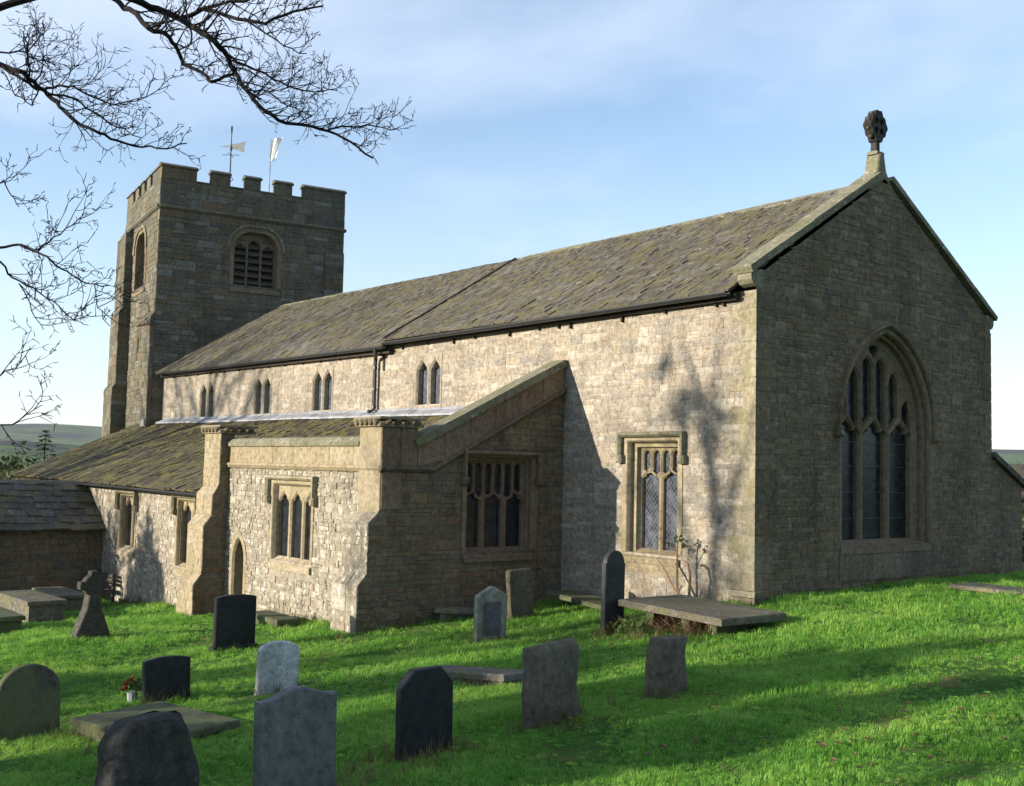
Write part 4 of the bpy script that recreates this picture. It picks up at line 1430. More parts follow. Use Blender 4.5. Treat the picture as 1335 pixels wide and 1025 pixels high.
# ---- tower (a little askew to the nave)
TH = .146
tn = Vector((math.sin(TH), math.cos(TH), 0)); tw = Vector((-math.cos(TH), math.sin(TH), 0))
TO = Vector((-29.66, -.434, 0))
TWE, TWS, TZ, TS = 7.85, 6.75, 14.45, 12.68
TFE = Fr(TO, tn)                       # east face
TFS = Fr(TO, -tw)                      # south face: u from -TWS to 0
BW = (3.08, 4.90, 9.83, 11.38, .68)
bhole = [(BW[0], BW[2]), (BW[1], BW[2])] + arch_pts(BW[0], BW[1], BW[3], BW[4], 8)
SWN = (-4.2, -2.3, 9.8, 11.4, .68)
shole = [(SWN[0], SWN[2]), (SWN[1], SWN[2])] + arch_pts(SWN[0], SWN[1], SWN[3], SWN[4], 8)
slit = rect(-3.05, -2.85, 7.0, 7.65)
tower = wall_part('tower', church, TFE, [(0, -3.2), (TWE, -3.2), (TWE, 13.4), (0, 13.4)], [bhole], 'stone_tower', 'mortar_tower', 101,
                  stone_holes=[offset([(BW[0], BW[2] - .2), (BW[1], BW[2] - .2)] + arch_pts(BW[0], BW[1], BW[3], BW[4], 8), .2)], course=(.17, .32), length=(.25, .75), proud=(.006, .03), joint=.02)
tower_s = wall_part('tower_wall', church, TFS, [(-TWS, -3.2), (0, -3.2), (0, 13.4), (-TWS, 13.4)], [shole, slit], 'stone_tower', 'mortar_tower', 102,
                    stone_holes=[offset(shole, .2), offset(slit, .08)], course=(.17, .32), length=(.25, .75), proud=(.006, .03), joint=.02)
mb = MB()
cN = TO + tn * TWE; cW = TO + tw * TWS; cNW = cN + tw * TWS
mb.add([(p.x, p.y, z) for z in (-3.2, 13.9) for p in (cN, cNW, cW)], [(0, 1, 4, 3), (1, 2, 5, 4)], .4)
mb.add([(p.x, p.y, 13.2) for p in (TO, cN, cNW, cW)], [(0, 1, 2, 3)], .4)
mb.build('tower_wall', 'stone_tower', church)
# parapet, merlons, string courses
for fr, w, u_off in ((TFE, TWE, 0), (TFS, TWS, -TWS), (Fr(cNW, tw * -1 if False else -tn), TWE, 0), (Fr(cN, tw), TWS, 0)):
    outl = [(u_off, TS + .12), (u_off + w, TS + .12), (u_off + w, 13.82), (u_off, 13.82)]
    mb = MB(); mb.box(fr, u_off + (.02 if fr is not TFE else 0), u_off + w, TS, 13.84, -.42, 0, tone=.4)
    par = mb.build('parapet', 'mortar_tower', tower)
    masonry(par, fr, outl, [], course=(.22, .36), length=(.35, .8), proud=(.004, .02), joint=.018, seed=120, mat='stone_tower', cand=fr is TFE)
    mb = MB(); mb.sweep(fr, [(u_off - .02, TS), (u_off + w + .02, TS)], [(-.10, 0), (-.07, .07), (.0, .12), (.06, .09), (.10, .0)])
    mb.build('string_course', 'stone_tower', tower)
    if fr is TFE:
        mer = [(0, 1.42), (2.03, 2.78), (3.45, 4.08), (4.73, 5.45), (5.98, 7.85)]
    else:
        s_ = w / 7.85
        mer = [(u_off + a * s_, u_off + b * s_) for a, b in [(0, 1.42), (2.03, 2.78), (3.45, 4.08), (4.73, 5.45), (5.98, 7.85)]]
    for a, b in mer:
        a2, b2 = a + (.006 if a == u_off else 0), b
        if fr is not TFE and fr is not TFS:
            a2, b2 = a + .43, b - .43
            if b2 - a2 < .1:
                a2, b2 = a, b
        elif fr is TFS and b > -.1:
            b2 = b - .43
        elif fr is TFS and a < -TWS + .1:
            a2 = a + .0
        mb = MB(); mb.box(fr, a2, b2, 13.84, 14.34, -.42, .0, ch=.012)
        # two or three blocks per merlon: scored by real joints
        me_ = mb.build('merlon', 'stone_tower', tower)
        mb = MB()
        P = [fr.p(u, v, d) for u in (a2 - .05, b2 + .05) for (v, d) in ((14.33, -.47), (14.33, .05), (14.38, .06), (14.50, -.16), (14.50, -.26), (14.38, -.48))]
        mb.add(P, [(0, 1, 7, 6), (1, 2, 8, 7), (2, 3, 9, 8), (3, 4, 10, 9), (4, 5, 11, 10), (5, 0, 6, 11), (5, 4, 3, 2, 1, 0), (6, 7, 8, 9, 10, 11)])
        mb.build('merlon_cap', 'coping' if False else 'stone_tower', me_)
    for (a, b), (c_, d_) in zip(mer[:-1], mer[1:]):
        mb = MB(); P = [fr.p(u, v, d) for u in (b + .01, c_ - .01) for (v, d) in ((13.83, -.46), (13.83, .04), (13.87, .05), (13.95, -.2), (13.87, -.46))]
        mb.add(P, [(0, 1, 6, 5), (1, 2, 7, 6), (2, 3, 8, 7), (3, 4, 9, 8), (4, 0, 5, 9), (4, 3, 2, 1, 0), (5, 6, 7, 8, 9)]); mb.build('embrasure_sill', 'stone_tower', tower)


def belfry(fr, W_, parent):
    u0, u1, z0, zs, rise = W_
    mb = MB()
    iw = u1 - u0 - .12
    c0 = (u0 + u1) / 2
    lw_ = (iw - .18) / 3
    hs = []
    for k in range(3):
        a = u0 + .06 + k * (lw_ + .09); b = a + lw_
        ys = zs - .05 + (.22 if k == 1 else 0)
        hs.append([(a, z0 + .05), (b, z0 + .05)] + cusp_pts(a, b, ys, .75))
    mb.plate(fr, [(u0 + .01, z0), (u1 - .01, z0)] + arch_pts(u0 + .01, u1 - .01, zs, rise, 8), hs, -.3, .16, .03, rim=False)
    w = mb.build('belfry_window', 'ashlar_dark', parent)
    mb = MB()
    path = [(u0, z0)] + list(reversed(arch_pts(u0, u1, zs, rise, 12))) + [(u1, z0)]
    mb.sweep(fr, path, [(.2, 0), (.2, .03), (.01, .032), (-.02, -.1), (-.03, -.3)], caps=False)
    mb.build('jamb_moulding', 'ashlar_dark', w)
    a = .26
    path = [(u0 - a, zs - .05)] + list(reversed(arch_pts(u0 - a, u1 + a, zs, rise + .22, 12))) + [(u1 + a, zs - .05)]
    mb = MB(); mb.sweep(fr, path, [(-.05, 0), (-.05, .08), (.02, .12), (.07, .08), (.07, 0)]); mb.build('hood_mould', 'coping', w)
    mb = MB()
    P = [fr.p(u, v, d) for u in (u0 - .15, u1 + .15) for (v, d) in ((z0 + .06, -.34), (z0 - .15, .05), (z0 - .3, .05), (z0 - .3, -.34))]
    mb.add(P, [(0, 1, 5, 4), (1, 2, 6, 5), (2, 3, 7, 6), (0, 3, 2, 1), (4, 5, 6, 7)]); mb.build('sill', 'ashlar_dark', w)
    for v in [z0 + .12 + .3 * k for k in range(7)]:
        if v > zs + rise - .3:
            break
        for k in range(3):
            a = u0 + .06 + k * (lw_ + .09)
            mb = MB()
            P = [fr.p(u, v + dv, d) for u in (a - .02, a + lw_ + .02) for (dv, d) in ((0, -.30), (.05, -.30), (.24, -.50), (.19, -.50))]
            mb.add(P, [(0, 1, 5, 4), (1, 2, 6, 5), (2, 3, 7, 6), (3, 0, 4, 7), (3, 2, 1, 0), (4, 5, 6, 7)]); mb.build('louvre', 'wood_grey', w)
    mb = MB(); mb.add([fr.p(u, v, -.55) for u, v in ((u0, z0), (u1, z0), (u1, zs + rise), (u0, zs + rise))], [(0, 1, 2, 3)]); mb.build('backing', 'wood_dark', w)


belfry(TFE, BW, church)
belfry(TFS, SWN, church)
mb = MB(); mb.add([TFS.p(u, v, -.2) for u, v in slit], [(0, 1, 2, 3)]); mb.build('slit_pane', 'glass_dark', tower_s)
# south-west buttresses of the tower, stepped
def tower_block(name, u0, u1, steps, fr, mat='stone_tower', seed=1):
    """steps: [(z0, z1, projection)], sloping off between"""
    mb = MB()
    for i, (z0, z1, pr) in enumerate(steps):
        mb.box(fr, u0, u1, z0, z1, -.05, pr, tone=.4)
        nxt = steps[i + 1][2] if i + 1 < len(steps) else 0
        P = [fr.p(u, v, d) for u in (u0, u1) for (v, d) in ((z1 - .001, pr), (z1 + (pr - nxt) * 1.4, nxt), (z1 - .001, nxt - .05))]
        mb.add(P, [(0, 1, 4, 3), (0, 2, 1), (3, 4, 5)], .3)
    b = mb.build(name, 'mortar_tower', church)
    for i, (z0, z1, pr) in enumerate(steps):
        f = fr.at(0, 0, pr)
        masonry(b, f, [(u0, z0), (u1, z0), (u1, z1), (u0, z1)], [], course=(.22, .36), length=(.3, .7), proud=(.005, .025), joint=.018, seed=seed + i, mat=mat, cand=False)
        f = Fr(fr.p(u1, 0, 0), -fr.n)
        f = Fr(f.o, -f.u) if f.n.dot(fr.u) < 0 else f
        sgn = 1 if f.u.dot(fr.n) > 0 else -1
        a, b_ = (0, pr) if sgn > 0 else (-pr, 0)
        if pr > .15:
            masonry(b, f, [(a, z0), (b_, z0), (b_, z1), (a, z1)], [], course=(.22, .36), length=(.3, .7), proud=(.005, .02), joint=.018, seed=seed + 9 + i, mat=mat, cand=False)
    return b


tower_block('tower_buttress', -6.75, -4.9, [(-3.2, 5.6, .62), (5.6, 8.9, .48), (8.9, 12.3, .34)], TFS, seed=140)
TFW = Fr(cW, tn * -1)
tower_block('tower_buttress', -.02, 1.5, [(-3.2, 5.4, 2.9), (5.4, 9.0, 2.1), (9.0, 11.7, 1.1)], Fr(cW + tn * 1.5, -tn), seed=160)
tower_block('tower_buttress', -1.15, .0, [(-3.2, 8.2, .16)], TFS, seed=180)
tower_block('tower_buttress', 7.0, 7.86, [(-3.2, 11.6, .07)], TFE, seed=190)
# lead patch where the aisle verge meets the tower
mb = MB(); mb.box(TFS, -.55, -.1, 3.85, 4.12, .17, .22); mb.build('lead_flashing', 'lead', church)

# ---- stones and slates: the largest as objects of their own, the rest joined per wall
STONES.sort(key=lambda r: -r[0])
unit_me = {}


def unit_stone(ch_ratio, mat):
    if mat not in unit_me:
        mb = MB()
        c = .055
        A = ((0, 0), (1, 0), (1, 1), (0, 1))
        B = ((c * .6, c), (1 - c * .6, c), (1 - c * .6, 1 - c), (c * .6, 1 - c))
        P = [(u, v, 0.05) for u, v in A] + [(u, v, .7) for u, v in A] + [(u, v, 1.0) for u, v in B]
        F = [(8, 9, 10, 11)]
        for k in range(4):
            j = (k + 1) % 4
            F += [(k, j, 4 + j, 4 + k), (4 + k, 4 + j, 8 + j, 8 + k)]
        mb.add(P, F, 0.0)
        unit_me[mat] = mb.mesh('stone', mat)
    return unit_me[mat]


single = STONES[:300]
rest = STONES[300:]
for a, wall, fr, q, d, tone, mat, ch in single:
    o = bpy.data.objects.new('stone', unit_stone(0, mat))
    COL.objects.link(o)
    o.parent = wall
    o.matrix_world = Matrix(((fr.u.x * (q[1] - q[0]), fr.v.x * (q[5] - q[4]), fr.n.x * d, 0), (fr.u.y * (q[1] - q[0]), fr.v.y * (q[5] - q[4]), fr.n.y * d, 0),
                             (fr.u.z * (q[1] - q[0]), fr.v.z * (q[5] - q[4]), fr.n.z * d, 0), (0, 0, 0, 1)))
    o.matrix_world.translation = fr.p(q[0], q[4], 0)
by = {}
for a, wall, fr, q, d, tone, mat, ch in rest:
    if (wall.name, mat) not in by:
        by[(wall.name, mat)] = (wall, mat, MB())
    stone_geo(by[(wall.name, mat)][2], fr, q, d, ch, tone, .014 if mat == 'stone_chapel' else .009 if mat in ('stone_buff', 'stone_dark') else .006)
for (nm, mat), (wall, mat, mb) in by.items():
    par = wall if wall.parent is church else wall.parent
    if wall.parent is not church:
        par = wall.parent
    mb.build('stonework', mat, par, kind='stuff')

for r in SLATES:
    part, fr, u0, u1, v0, v1 = r[1:7]
    if not r[10]:
        continue
    P = [proj_px(fr.p(u, w)) for u, w in ((u0, v0), (u1, v0), (u1, v1), (u0, v1))]
    if all(p and 0 < p[0] < 1335 and 0 < p[1] < 1025 for p in P):
        r[0] = abs(area(P)) * .75
SLATES.sort(key=lambda r: -r[0])
usl = {}
for r in SLATES[:300]:
    a, part, fr, u0, u1, v0, v1, th, tone, mat, cand, tw_ = r
    if mat not in usl:
        mb = MB(); mb.add([(0, 0, .55), (1, 0, .55), (1, 1, .1), (0, 1, .1), (0, 0, 1.6), (1, 0, 1.6), (1, 1, 1.1), (0, 1, 1.1)], BOXF, 0.0)
        usl[mat] = mb.mesh('slate', mat)
    o = bpy.data.objects.new('slate', usl[mat])
    COL.objects.link(o)
    o.parent = part
    w_, h_ = u1 - u0, v1 - v0
    o.matrix_world = Matrix(((fr.u.x * w_, fr.v.x * h_, fr.n.x * th, 0), (fr.u.y * w_, fr.v.y * h_, fr.n.y * th, 0), (fr.u.z * w_, fr.v.z * h_, fr.n.z * th, 0), (0, 0, 0, 1)))
    o.matrix_world.translation = fr.p(u0, v0, 0)
by = {}
for r in SLATES[300:]:
    a, part, fr, u0, u1, v0, v1, th, tone, mat, cand, tw_ = r
    by.setdefault(part.name, (part, mat, MB()))[2].add(slate_pts(fr, u0, u1, v0, v1, th, tw_), BOXF, tone)
for nm, (part, mat, mb) in by.items():
    mb.build('slating', mat, part, kind='stuff')

# ------------------------------------------------------------------ headstones and tombs
def rough_block(outline, thick, seed, amp=.02, nu=10, nv=14, round_=.35):
    """a hand-dressed stone: outline(v 0..1) -> (u0,u1); returns vertices and faces, front along +x"""
    V = []; F = []
    rings = nv
    prof = []
    seg = 20
    for i in range(rings + 1):
        f = i / rings
        u0, u1, z = outline(f)
        c_ = (u0 + u1) / 2; hw = (u1 - u0) / 2
        for k in range(seg):
            a = 2 * math.pi * k / seg
            e = round_
            cu = math.copysign(abs(math.cos(a)) ** e, math.cos(a)); su = math.copysign(abs(math.sin(a)) ** e, math.sin(a))
            p = Vector((thick / 2 * su, c_ + hw * cu, z))
            q = p * 3.1 + Vector((seed * 7.3, seed * 1.7, 0))
            d = Vector((noise.noise(q), noise.noise(q + Vector((31, 0, 0))), noise.noise(q + Vector((0, 57, 0)))))
            q2 = p * 11 + Vector((seed * 3.1, 0, 5))
            d2 = Vector((noise.noise(q2), noise.noise(q2 + Vector((9, 3, 0))), noise.noise(q2 + Vector((0, 5, 9)))))
            V.append(p + d * amp * 2 + d2 * amp * .8)
    for i in range(rings):
        for k in range(seg):
            j = (k + 1) % seg
            F.append((i * seg + k, i * seg + j, (i + 1) * seg + j, (i + 1) * seg + k))
    F.append(tuple(rings * seg + k for k in range(seg)))
    return V, F


def head_outline(kind, w, h):
    a = w / 2
    b = [(-a, -.35), (a, -.35)]
    if kind == 'round':
        r = a
        return b + [(a * math.cos(t), h - a * .92 + a * .92 * math.sin(t)) for t in [math.pi * k / 18 for k in range(19)]]
    if kind == 'lowround':
        rise = .26 * w
        return b + [(a * math.cos(t) ** 1 if True else 0, h - rise + rise * math.sin(t) ** .8) for t in [math.pi * k / 16 for k in range(17)]]
    if kind == 'serp':
        pts = []
        for k in range(25):
            f = k / 24; u = a - w * f
            pts.append((u, h - .042 + .042 * math.cos(math.pi * min(1, abs(u) / (a * .92))) if abs(u) < a * .92 else h - .084))
        return b + pts
    if kind == 'camber':
        return b + [(a - w * k / 10, h - .045 * (2 * k / 10 - 1) ** 2) for k in range(11)]
    if kind == 'canted':
        c = .24 * w
        return b + [(a, h - .17), (a - .02, h - .14), (a - c, h), (-a + c, h), (-a + .02, h - .14), (-a, h - .17)]
    if kind == 'shoulder':
        return b + [(a, h - .17), (a - .03, h - .15)] + [((a - .05) * math.cos(t), h - .15 + .15 * math.sin(t)) for t in [math.pi * k / 14 for k in range(15)]] + [(-a + .03, h - .15), (-a, h - .17)]
    if kind == 'peak':
        return b + [(a, h - .16), (0.02, h), (-0.02, h), (-a, h - .16)]
    if kind == 'lancet':
        return b + [(a, h - .22)] + [((a - .025) * math.cos(t), h - .22 + .22 * math.sin(t)) for t in [math.pi * k / 14 for k in range(15)]] + [(-a, h - .22)]
    raise ValueError(kind)


def stand(o, x, y, rot=0, tilt=0, roll=0):
    o.location = (x, y, ground(x, y) - .01)
    o.rotation_euler = (math.radians(roll), math.radians(tilt), math.radians(rot))


GROUP_H = 'headstones in the churchyard'
FX = Fr((0, 0, 0), (0, 1, 0))     # u = +y, v = up, n = +x (the face looks east)


def headstone(x, y, kind, w, h, th, mat, label, rot=0, tilt=0, roll=0, base=None, panel=None, rough=0):
    mb = MB()
    if kind == 'rough':
        pass
    mb.prism(FX, head_outline(kind, w, h), -th / 2, th / 2, ch=.014, tone=R_.random())
    o = mb.build('headstone', mat, None)
    o['label'] = label; o['category'] = 'headstone'; o['group'] = GROUP_H
    stand(o, x, y, rot, tilt, roll)
    if base:
        mb = MB(); mb.box(FX, -w / 2 - base, w / 2 + base, -.3, .12, -th / 2 - base, th / 2 + base, ch=.015, tone=.5)
        mb.build('base', mat, None); b = bpy.data.objects[-1] if False else COL.objects[-1]
        b.parent = o
    if panel:
        mb = MB(); mb.box(FX, -w * .29, w * .29, .10, h * .72, th / 2, th / 2 + .012, ch=.006, tone=.5)
        mb.build('inscription_panel', panel, None); COL.objects[-1].parent = o
    return o


def rough_headstone(x, y, fn, th, mat, label, seed, rot=0, tilt=0, roll=0, amp=.02, round_=.35):
    V, F = rough_block(fn, th, seed, amp, round_=round_)
    mb = MB(); mb.add(V, F, R_.random())
    o = mb.build('headstone', mat, None, smooth=True)
    o['label'] = label; o['category'] = 'headstone'; o['group'] = GROUP_H
    stand(o, x, y, rot, tilt, roll)
    return o


headstone(-1.15, -12.33, 'round', .74, .92, .10, 'head_green', 'mossy round-topped headstone beside the low mossy table tomb, at the very edge of the view', 3, -1.5, 1)
rough_headstone(4.55, -13.0, lambda f: (-.46 + .16 * max(0, f - .42) ** 1.2 * 2, .46 - .16 * max(0, f - .42) ** 1.2 * 2, -.45 + 1.44 * f if f < .9 else .85 + (f - .9) * 1.2) if f < .97 else (-.22, .22, .97),
                .36, 'head_boulder', 'dark hump-backed rough headstone in front of the low mossy table tomb', 3, 6, -2, 0, .026, .5)
headstone(4.62, -11.74, 'serp', .76, 1.06, .10, 'head_slate', 'large blue-grey headstone with a gently waved top, the nearest tall one', 4, -1, 0.5)
headstone(-1.28, -8.95, 'lowround', .62, .74, .09, 'head_pale', 'small pale grey round-topped headstone among the grass', -2, 1, -1)
headstone(-6.18, -7.36, 'camber', .80, 1.05, .11, 'head_black', 'dark square slate headstone on a base before the priest door', 0, 0, 0, base=.05)
headstone(-2.15, -10.21, 'camber', .68, .66, .09, 'head_black', 'short dark headstone with flowers at its foot behind the table tomb', 2, -2, 1)
headstone(3.72, -9.81, 'canted', .68, .90, .10, 'head_black', 'black headstone with cut-off upper corners in rank grass', 5, -1, 0)
rough_headstone(3.56, -7.93, lambda f: (-.43 + .02 * math.sin(f * 9), .40 + .03 * math.sin(f * 7 + 1) - (.06 if f > .93 else 0), -.35 + 1.24 * f), .17, 'head_rough',
                'broad rough weathered headstone with uneven top on the shaded slope', 7, 8, -3, 2, .024, .3)
rough_headstone(3.73, -6.29, lambda f: (-.29 + .10 * max(0, f - .7) * 2, .29 - .05 * max(0, f - .7) * 2, -.35 + 1.05 * f), .26, 'head_rough',
                'small thick lichen-spotted gritstone headstone, nearest to the big table tomb', 12, 4, 2, -2, .02, .35)
headstone(-2.56, -4.16, 'peak', .66, .96, .10, 'head_lichen', 'greenish pointed headstone with a smooth grey inscription panel', -3, 1, -1, panel='head_slate')
rough_headstone(-3.91, -2.33, lambda f: (-.33, .30 - .05 * max(0, f - .85) * 3, -.35 + 1.38 * f if f < .97 else .98), .13, 'head_rough',
                'weathered lichened headstone leaning just behind the pointed one', 17, 2, -2, 2, .014, .22)
headstone(-.75, -2.88, 'lancet', .50, 1.43, .10, 'head_black', 'tall narrow black round-topped headstone at the end of the big table tomb', 4, 0, -1)

# wheel-headed cross
mb = MB()
mb.prism(FX, [(-.35, -.3), (.35, -.3), (.34, .12), (.15, .60), (.11, .88), (-.11, .88), (-.15, .60), (-.34, .12)], -.13, .13, ch=.02)
o = mb.build('cross_memorial', 'head_boulder', None)
o['label'] = 'wheel-headed stone cross memorial on a splayed base'; o['category'] = 'cross'
mb = MB()
pts = []
for k in range(48):
    a = 2 * math.pi * k / 48
    q = (a + math.pi / 4) % (math.pi / 2) - math.pi / 4
    r = .29 if abs(q) < .36 else .215
    pts.append((r * math.cos(a), 1.06 + r * math.sin(a)))
mb.prism(FX, pts, -.09, .09, ch=.015); mb.build('wheel_head', 'head_boulder', o)
stand(o, -9.47, -8.92, 4, 0, 0)


def ledger(x, y, rot, lx, ly, top, th, label, cat, mat='ledger', legs='block', tilt=0, roll=0, sag=0, inset=.18):
    o = empty('table_tomb', (x, y, ground(x, y)), label, cat, None, math.radians(rot))
    o.rotation_euler = (math.radians(roll), math.radians(tilt), math.radians(rot))
    mb = MB()
    V = []; F = []
    n, k = 14, 8
    rng = random.Random(x * 31 + y)
    fr = Fr((0, 0, 0), (1, 0, 0), (0, 1, 0))
    edge = []
    for i in range(n):
        edge.append((-lx / 2 + lx * i / n, -ly / 2 + rng.uniform(-.012, .012)))
    for i in range(k):
        edge.append((lx / 2 + rng.uniform(-.012, .012), -ly / 2 + ly * i / k))
    for i in range(n):
        edge.append((lx / 2 - lx * i / n, ly / 2 + rng.uniform(-.012, .012)))
    for i in range(k):
        edge.append((-lx / 2 + rng.uniform(-.012, .012), ly / 2 - ly * i / k))
    mb.prism(fr, edge, top - th, top, ch=.02, tone=rng.random())
    mb.build('slab', mat, o); COL.objects[-1].parent = o; COL.objects[-1].matrix_parent_inverse = Matrix()
    if legs == 'block':
        mb = MB()
        f = Fr((0, 0, 0), (1, 0, 0), (0, 1, 0))
        mb.box(f, -lx / 2 + inset, lx / 2 - inset, -ly / 2 + inset * .6, ly / 2 - inset * .6, -.4, top - th - .004, tone=.5)
        mb.build('base', mat, o); COL.objects[-1].matrix_parent_inverse = Matrix()
        for s in (-1, 1):
            mb = MB(); mb.box(f, s * (lx / 2 - inset) - .05, s * (lx / 2 - inset) + .05, -ly / 2 + .06, ly / 2 - .06, -.3, top - th - .008, ch=.0)
            mb.build('end_panel', mat, o); COL.objects[-1].matrix_parent_inverse = Matrix()
    elif legs == 'posts':
        f = Fr((0, 0, 0), (1, 0, 0), (0, 1, 0))
        for u in (-lx / 2 + .45, .1, lx / 2 - .5):
            mb = MB(); mb.box(f, u - .10, u + .10, -ly / 2 + .32, ly / 2 - .2, -.4, top - th - .004, tone=.5)
            mb.build('support', 'head_green', o); COL.objects[-1].matrix_parent_inverse = Matrix()
    return o


ledger(.62, -2.18, -3, 2.42, 1.5, .37, .11, 'big flat table tomb under the chancel window with plants beneath it', 'table tomb', mat='ledger_dark', legs='posts', tilt=1.2, roll=.6)
ledger(.02, -11.2, 12, 1.7, 1.25, .20, .08, 'low mossy table tomb sitting in the grass near the front headstones', 'table tomb', mat='head_green', legs='block', tilt=-1, roll=1, inset=.07)
ledger(.42, -6.72, 10, 1.85, .80, .13, .09, 'pale ledger slab lying low in the grass between two dark headstones', 'ledger slab', legs='block', tilt=-5, roll=-3, inset=.07)
ledger(2.9, 3.6, -6, 1.8, .8, .10, .08, 'flat grave slab on the crest of the lawn by the great gable window', 'ledger slab', legs='block', inset=.2)
ledger(-16.3, -8.25, 3, 2.6, .95, .58, .10, 'pale-topped chest tomb nearest the wheel-headed cross', 'chest tomb', legs='block', inset=.12)
ledger(-19.4, -6.6, 2, 2.3, .85, .50, .10, 'farthest pale chest tomb close to the porch wall', 'chest tomb', legs='block', inset=.12)
ledger(-13.3, -9.9, 2, 2.3, .85, .45, .10, 'chest tomb cut off by the edge of the view', 'chest tomb', mat='head_green', legs='block', inset=.12)
ledger(-8.35, -5.5, 0, 1.5, .55, .22, .10, 'small mossy grave slab against the foot of the chapel wall', 'ledger slab', mat='head_green', legs='block', inset=.05)
ledger(-3.5, -.85, 0, 2.0, .75, .20, .09, 'greenish grave slab lying against the shaded chancel wall', 'ledger slab', mat='head_green', legs='posts', tilt=4)
ledger(-4.95, -2.6, 62, 1.9, .5, .14, .08, 'sunken stone slab along the foot of the shaded chapel wall', 'ledger slab', legs='block', tilt=2)

# bench by the aisle wall
bx, by_ = -20.6, -5.15
bench = empty('bench', (bx, by_, ground(bx, by_)), 'old wooden bench against the aisle wall by the porch', 'bench')
f0 = Fr((0, 0, 0), (1, 0, 0))
def bpart(name, *bb):
    mb = MB(); mb.box(f0, *bb); mb.build(name, 'wood_grey', bench); COL.objects[-1].matrix_parent_inverse = Matrix()
for k in range(4):
    bpart('seat_slat', -.72, .72, .42, .455, -.17 + k * .11, -.07 + k * .11)
for k in range(3):
    bpart('back_slat', -.72, .72, .56 + k * .12, .65 + k * .12, -.22, -.19)
for u in (-.70, .70):
    bpart('leg', u - .035, u + .035, -.1, .92, -.26, -.19)
    bpart('leg', u - .035, u + .035, -.1, .62, .21, .28)
    bpart('armrest', u - .04, u + .04, .62, .655, -.2, .30)

# weather vane and flag on the tower
cv = Vector((-32.39, 3.67, 13.2))
vane = empty('weather_vane', cv, 'wrought iron weather vane with pale swallow-tailed pennant on the tower', 'weather vane')
mb = MB(); mb.tube([(0, 0, 0), (0, 0, 4.15)], [.05, .018], 6); mb.build('spindle', 'iron', vane)
mb = MB(); mb.tube([(0, 0, 3.15), (0, 0, 3.3)], .05, 6); mb.tube([(-.25, -.3, 2.95), (.25, .3, 2.95)], .014, 5); mb.tube([(-.3, .25, 2.95), (.3, -.25, 2.95)], .014, 5); mb.tube([(0, 0, 1.7), (.05, .12, 1.85), (0, 0, 2.0)], .02, 5); mb.build('cross_arms', 'iron', vane)
mb = MB(); dv = Vector((.62, .78, 0))
fv = Fr((0, 0, 3.2), dv)
mb.prism(fv, [(.02, .05), (.30, -.03), (.62, -.12), (.56, .10), (.66, .40), (.34, .28), (.02, .25)], -.012, .012); mb.build('pennant', 'gilt', vane)
mb = MB(); mb.prism(fv, [(-.55, .13), (-.02, .09), (-.02, .18)], -.01, .01); mb.build('pointer', 'gilt', vane)
mb = MB(); mb.prism(fv, [(-.03, .75), (.03, .72), (.04, 1.0), (0, 1.1), (-.04, 1.0)], -.02, .02); mb.build('finial', 'iron', vane)
cf_ = Vector((-32.13, 5.45, 13.2))
flag = empty('flagpole', cf_, 'thin flagpole with a limp white flag on the tower', 'flagpole')
mb = MB(); mb.tube([(0, 0, 0), (0, 0, 4.0)], [.03, .02], 6); mb.build('pole', 'lead', flag)
mb = MB(); V = []; F = []
for i in range(9):
    for j in range(13):
        u = i / 8; v = j / 12
        x_ = u * (.50 - .28 * v) + .02
        z_ = 3.95 - .98 * v - .12 * (1 - u) * 0 + .16 * u * (1 - v) - .15 * u * v * 0
        b_ = .10 * math.sin(u * 9 + v * 3) * (.3 + u)
        V.append((x_ * .62 - b_ * .78, x_ * .78 + b_ * .62, z_))
for i in range(8):
    for j in range(12):
        F.append((i * 13 + j, (i + 1) * 13 + j, (i + 1) * 13 + j + 1, i * 13 + j + 1))
mb.add(V, F); mb.build('flag_cloth', 'white_cloth', flag, smooth=True)
for o in list(vane.children) + list(flag.children):
    o.matrix_parent_inverse = Matrix()

# ------------------------------------------------------------------ trees
def branch(mb, p, d, ln, r, lv, rng, spec, tips=None):
    """one limb with its children; spec: per level (segments, wander, children, child angle, child length, up)"""
    seg, wan, nch, ang, cl, up = spec[lv]
    pts = [p.copy()]; rad = [r]
    q = p.copy(); dd = d.normalized()
    dirs = [dd.copy()]
    for i in range(seg):
        w = Vector((rng.gauss(0, wan), rng.gauss(0, wan), rng.gauss(0, wan) + up))
        dd = (dd + w).normalized()
        q = q + dd * (ln / seg)
        pts.append(q.copy()); dirs.append(dd.copy())
        rad.append(r * (1 - .72 * (i + 1) / seg) if lv < len(spec) - 1 else r * (1 - .5 * (i + 1) / seg))
    mb.tube(pts, rad, 7 if r > .08 else (5 if r > .02 else 3), caps=False)
    if lv + 1 < len(spec):
        n = max(1, int(nch * rng.uniform(.8, 1.25)))
        for k in range(n):
            f = rng.uniform(.22, 1.0) if k else .97
            i = min(seg - 1, int(f * seg)); g = f * seg - i
            b0 = pts[i].lerp(pts[i + 1], min(1, g))
            t = dirs[i]
            ax = t.orthogonal().normalized()
            ax.rotate(Matrix.Rotation(rng.uniform(0, 2 * math.pi), 3, t))
            nd = t.copy(); nd.rotate(Matrix.Rotation(math.radians(ang) * rng.uniform(.6, 1.25), 3, ax))
            branch(mb, b0, nd, ln * cl * rng.uniform(.65, 1.15) * (1.1 - .45 * f), max(.0035, rad[i] * rng.uniform(.5, .72)), lv + 1, rng, spec, tips)
    elif tips is not None:
        tips.append(pts[-1])


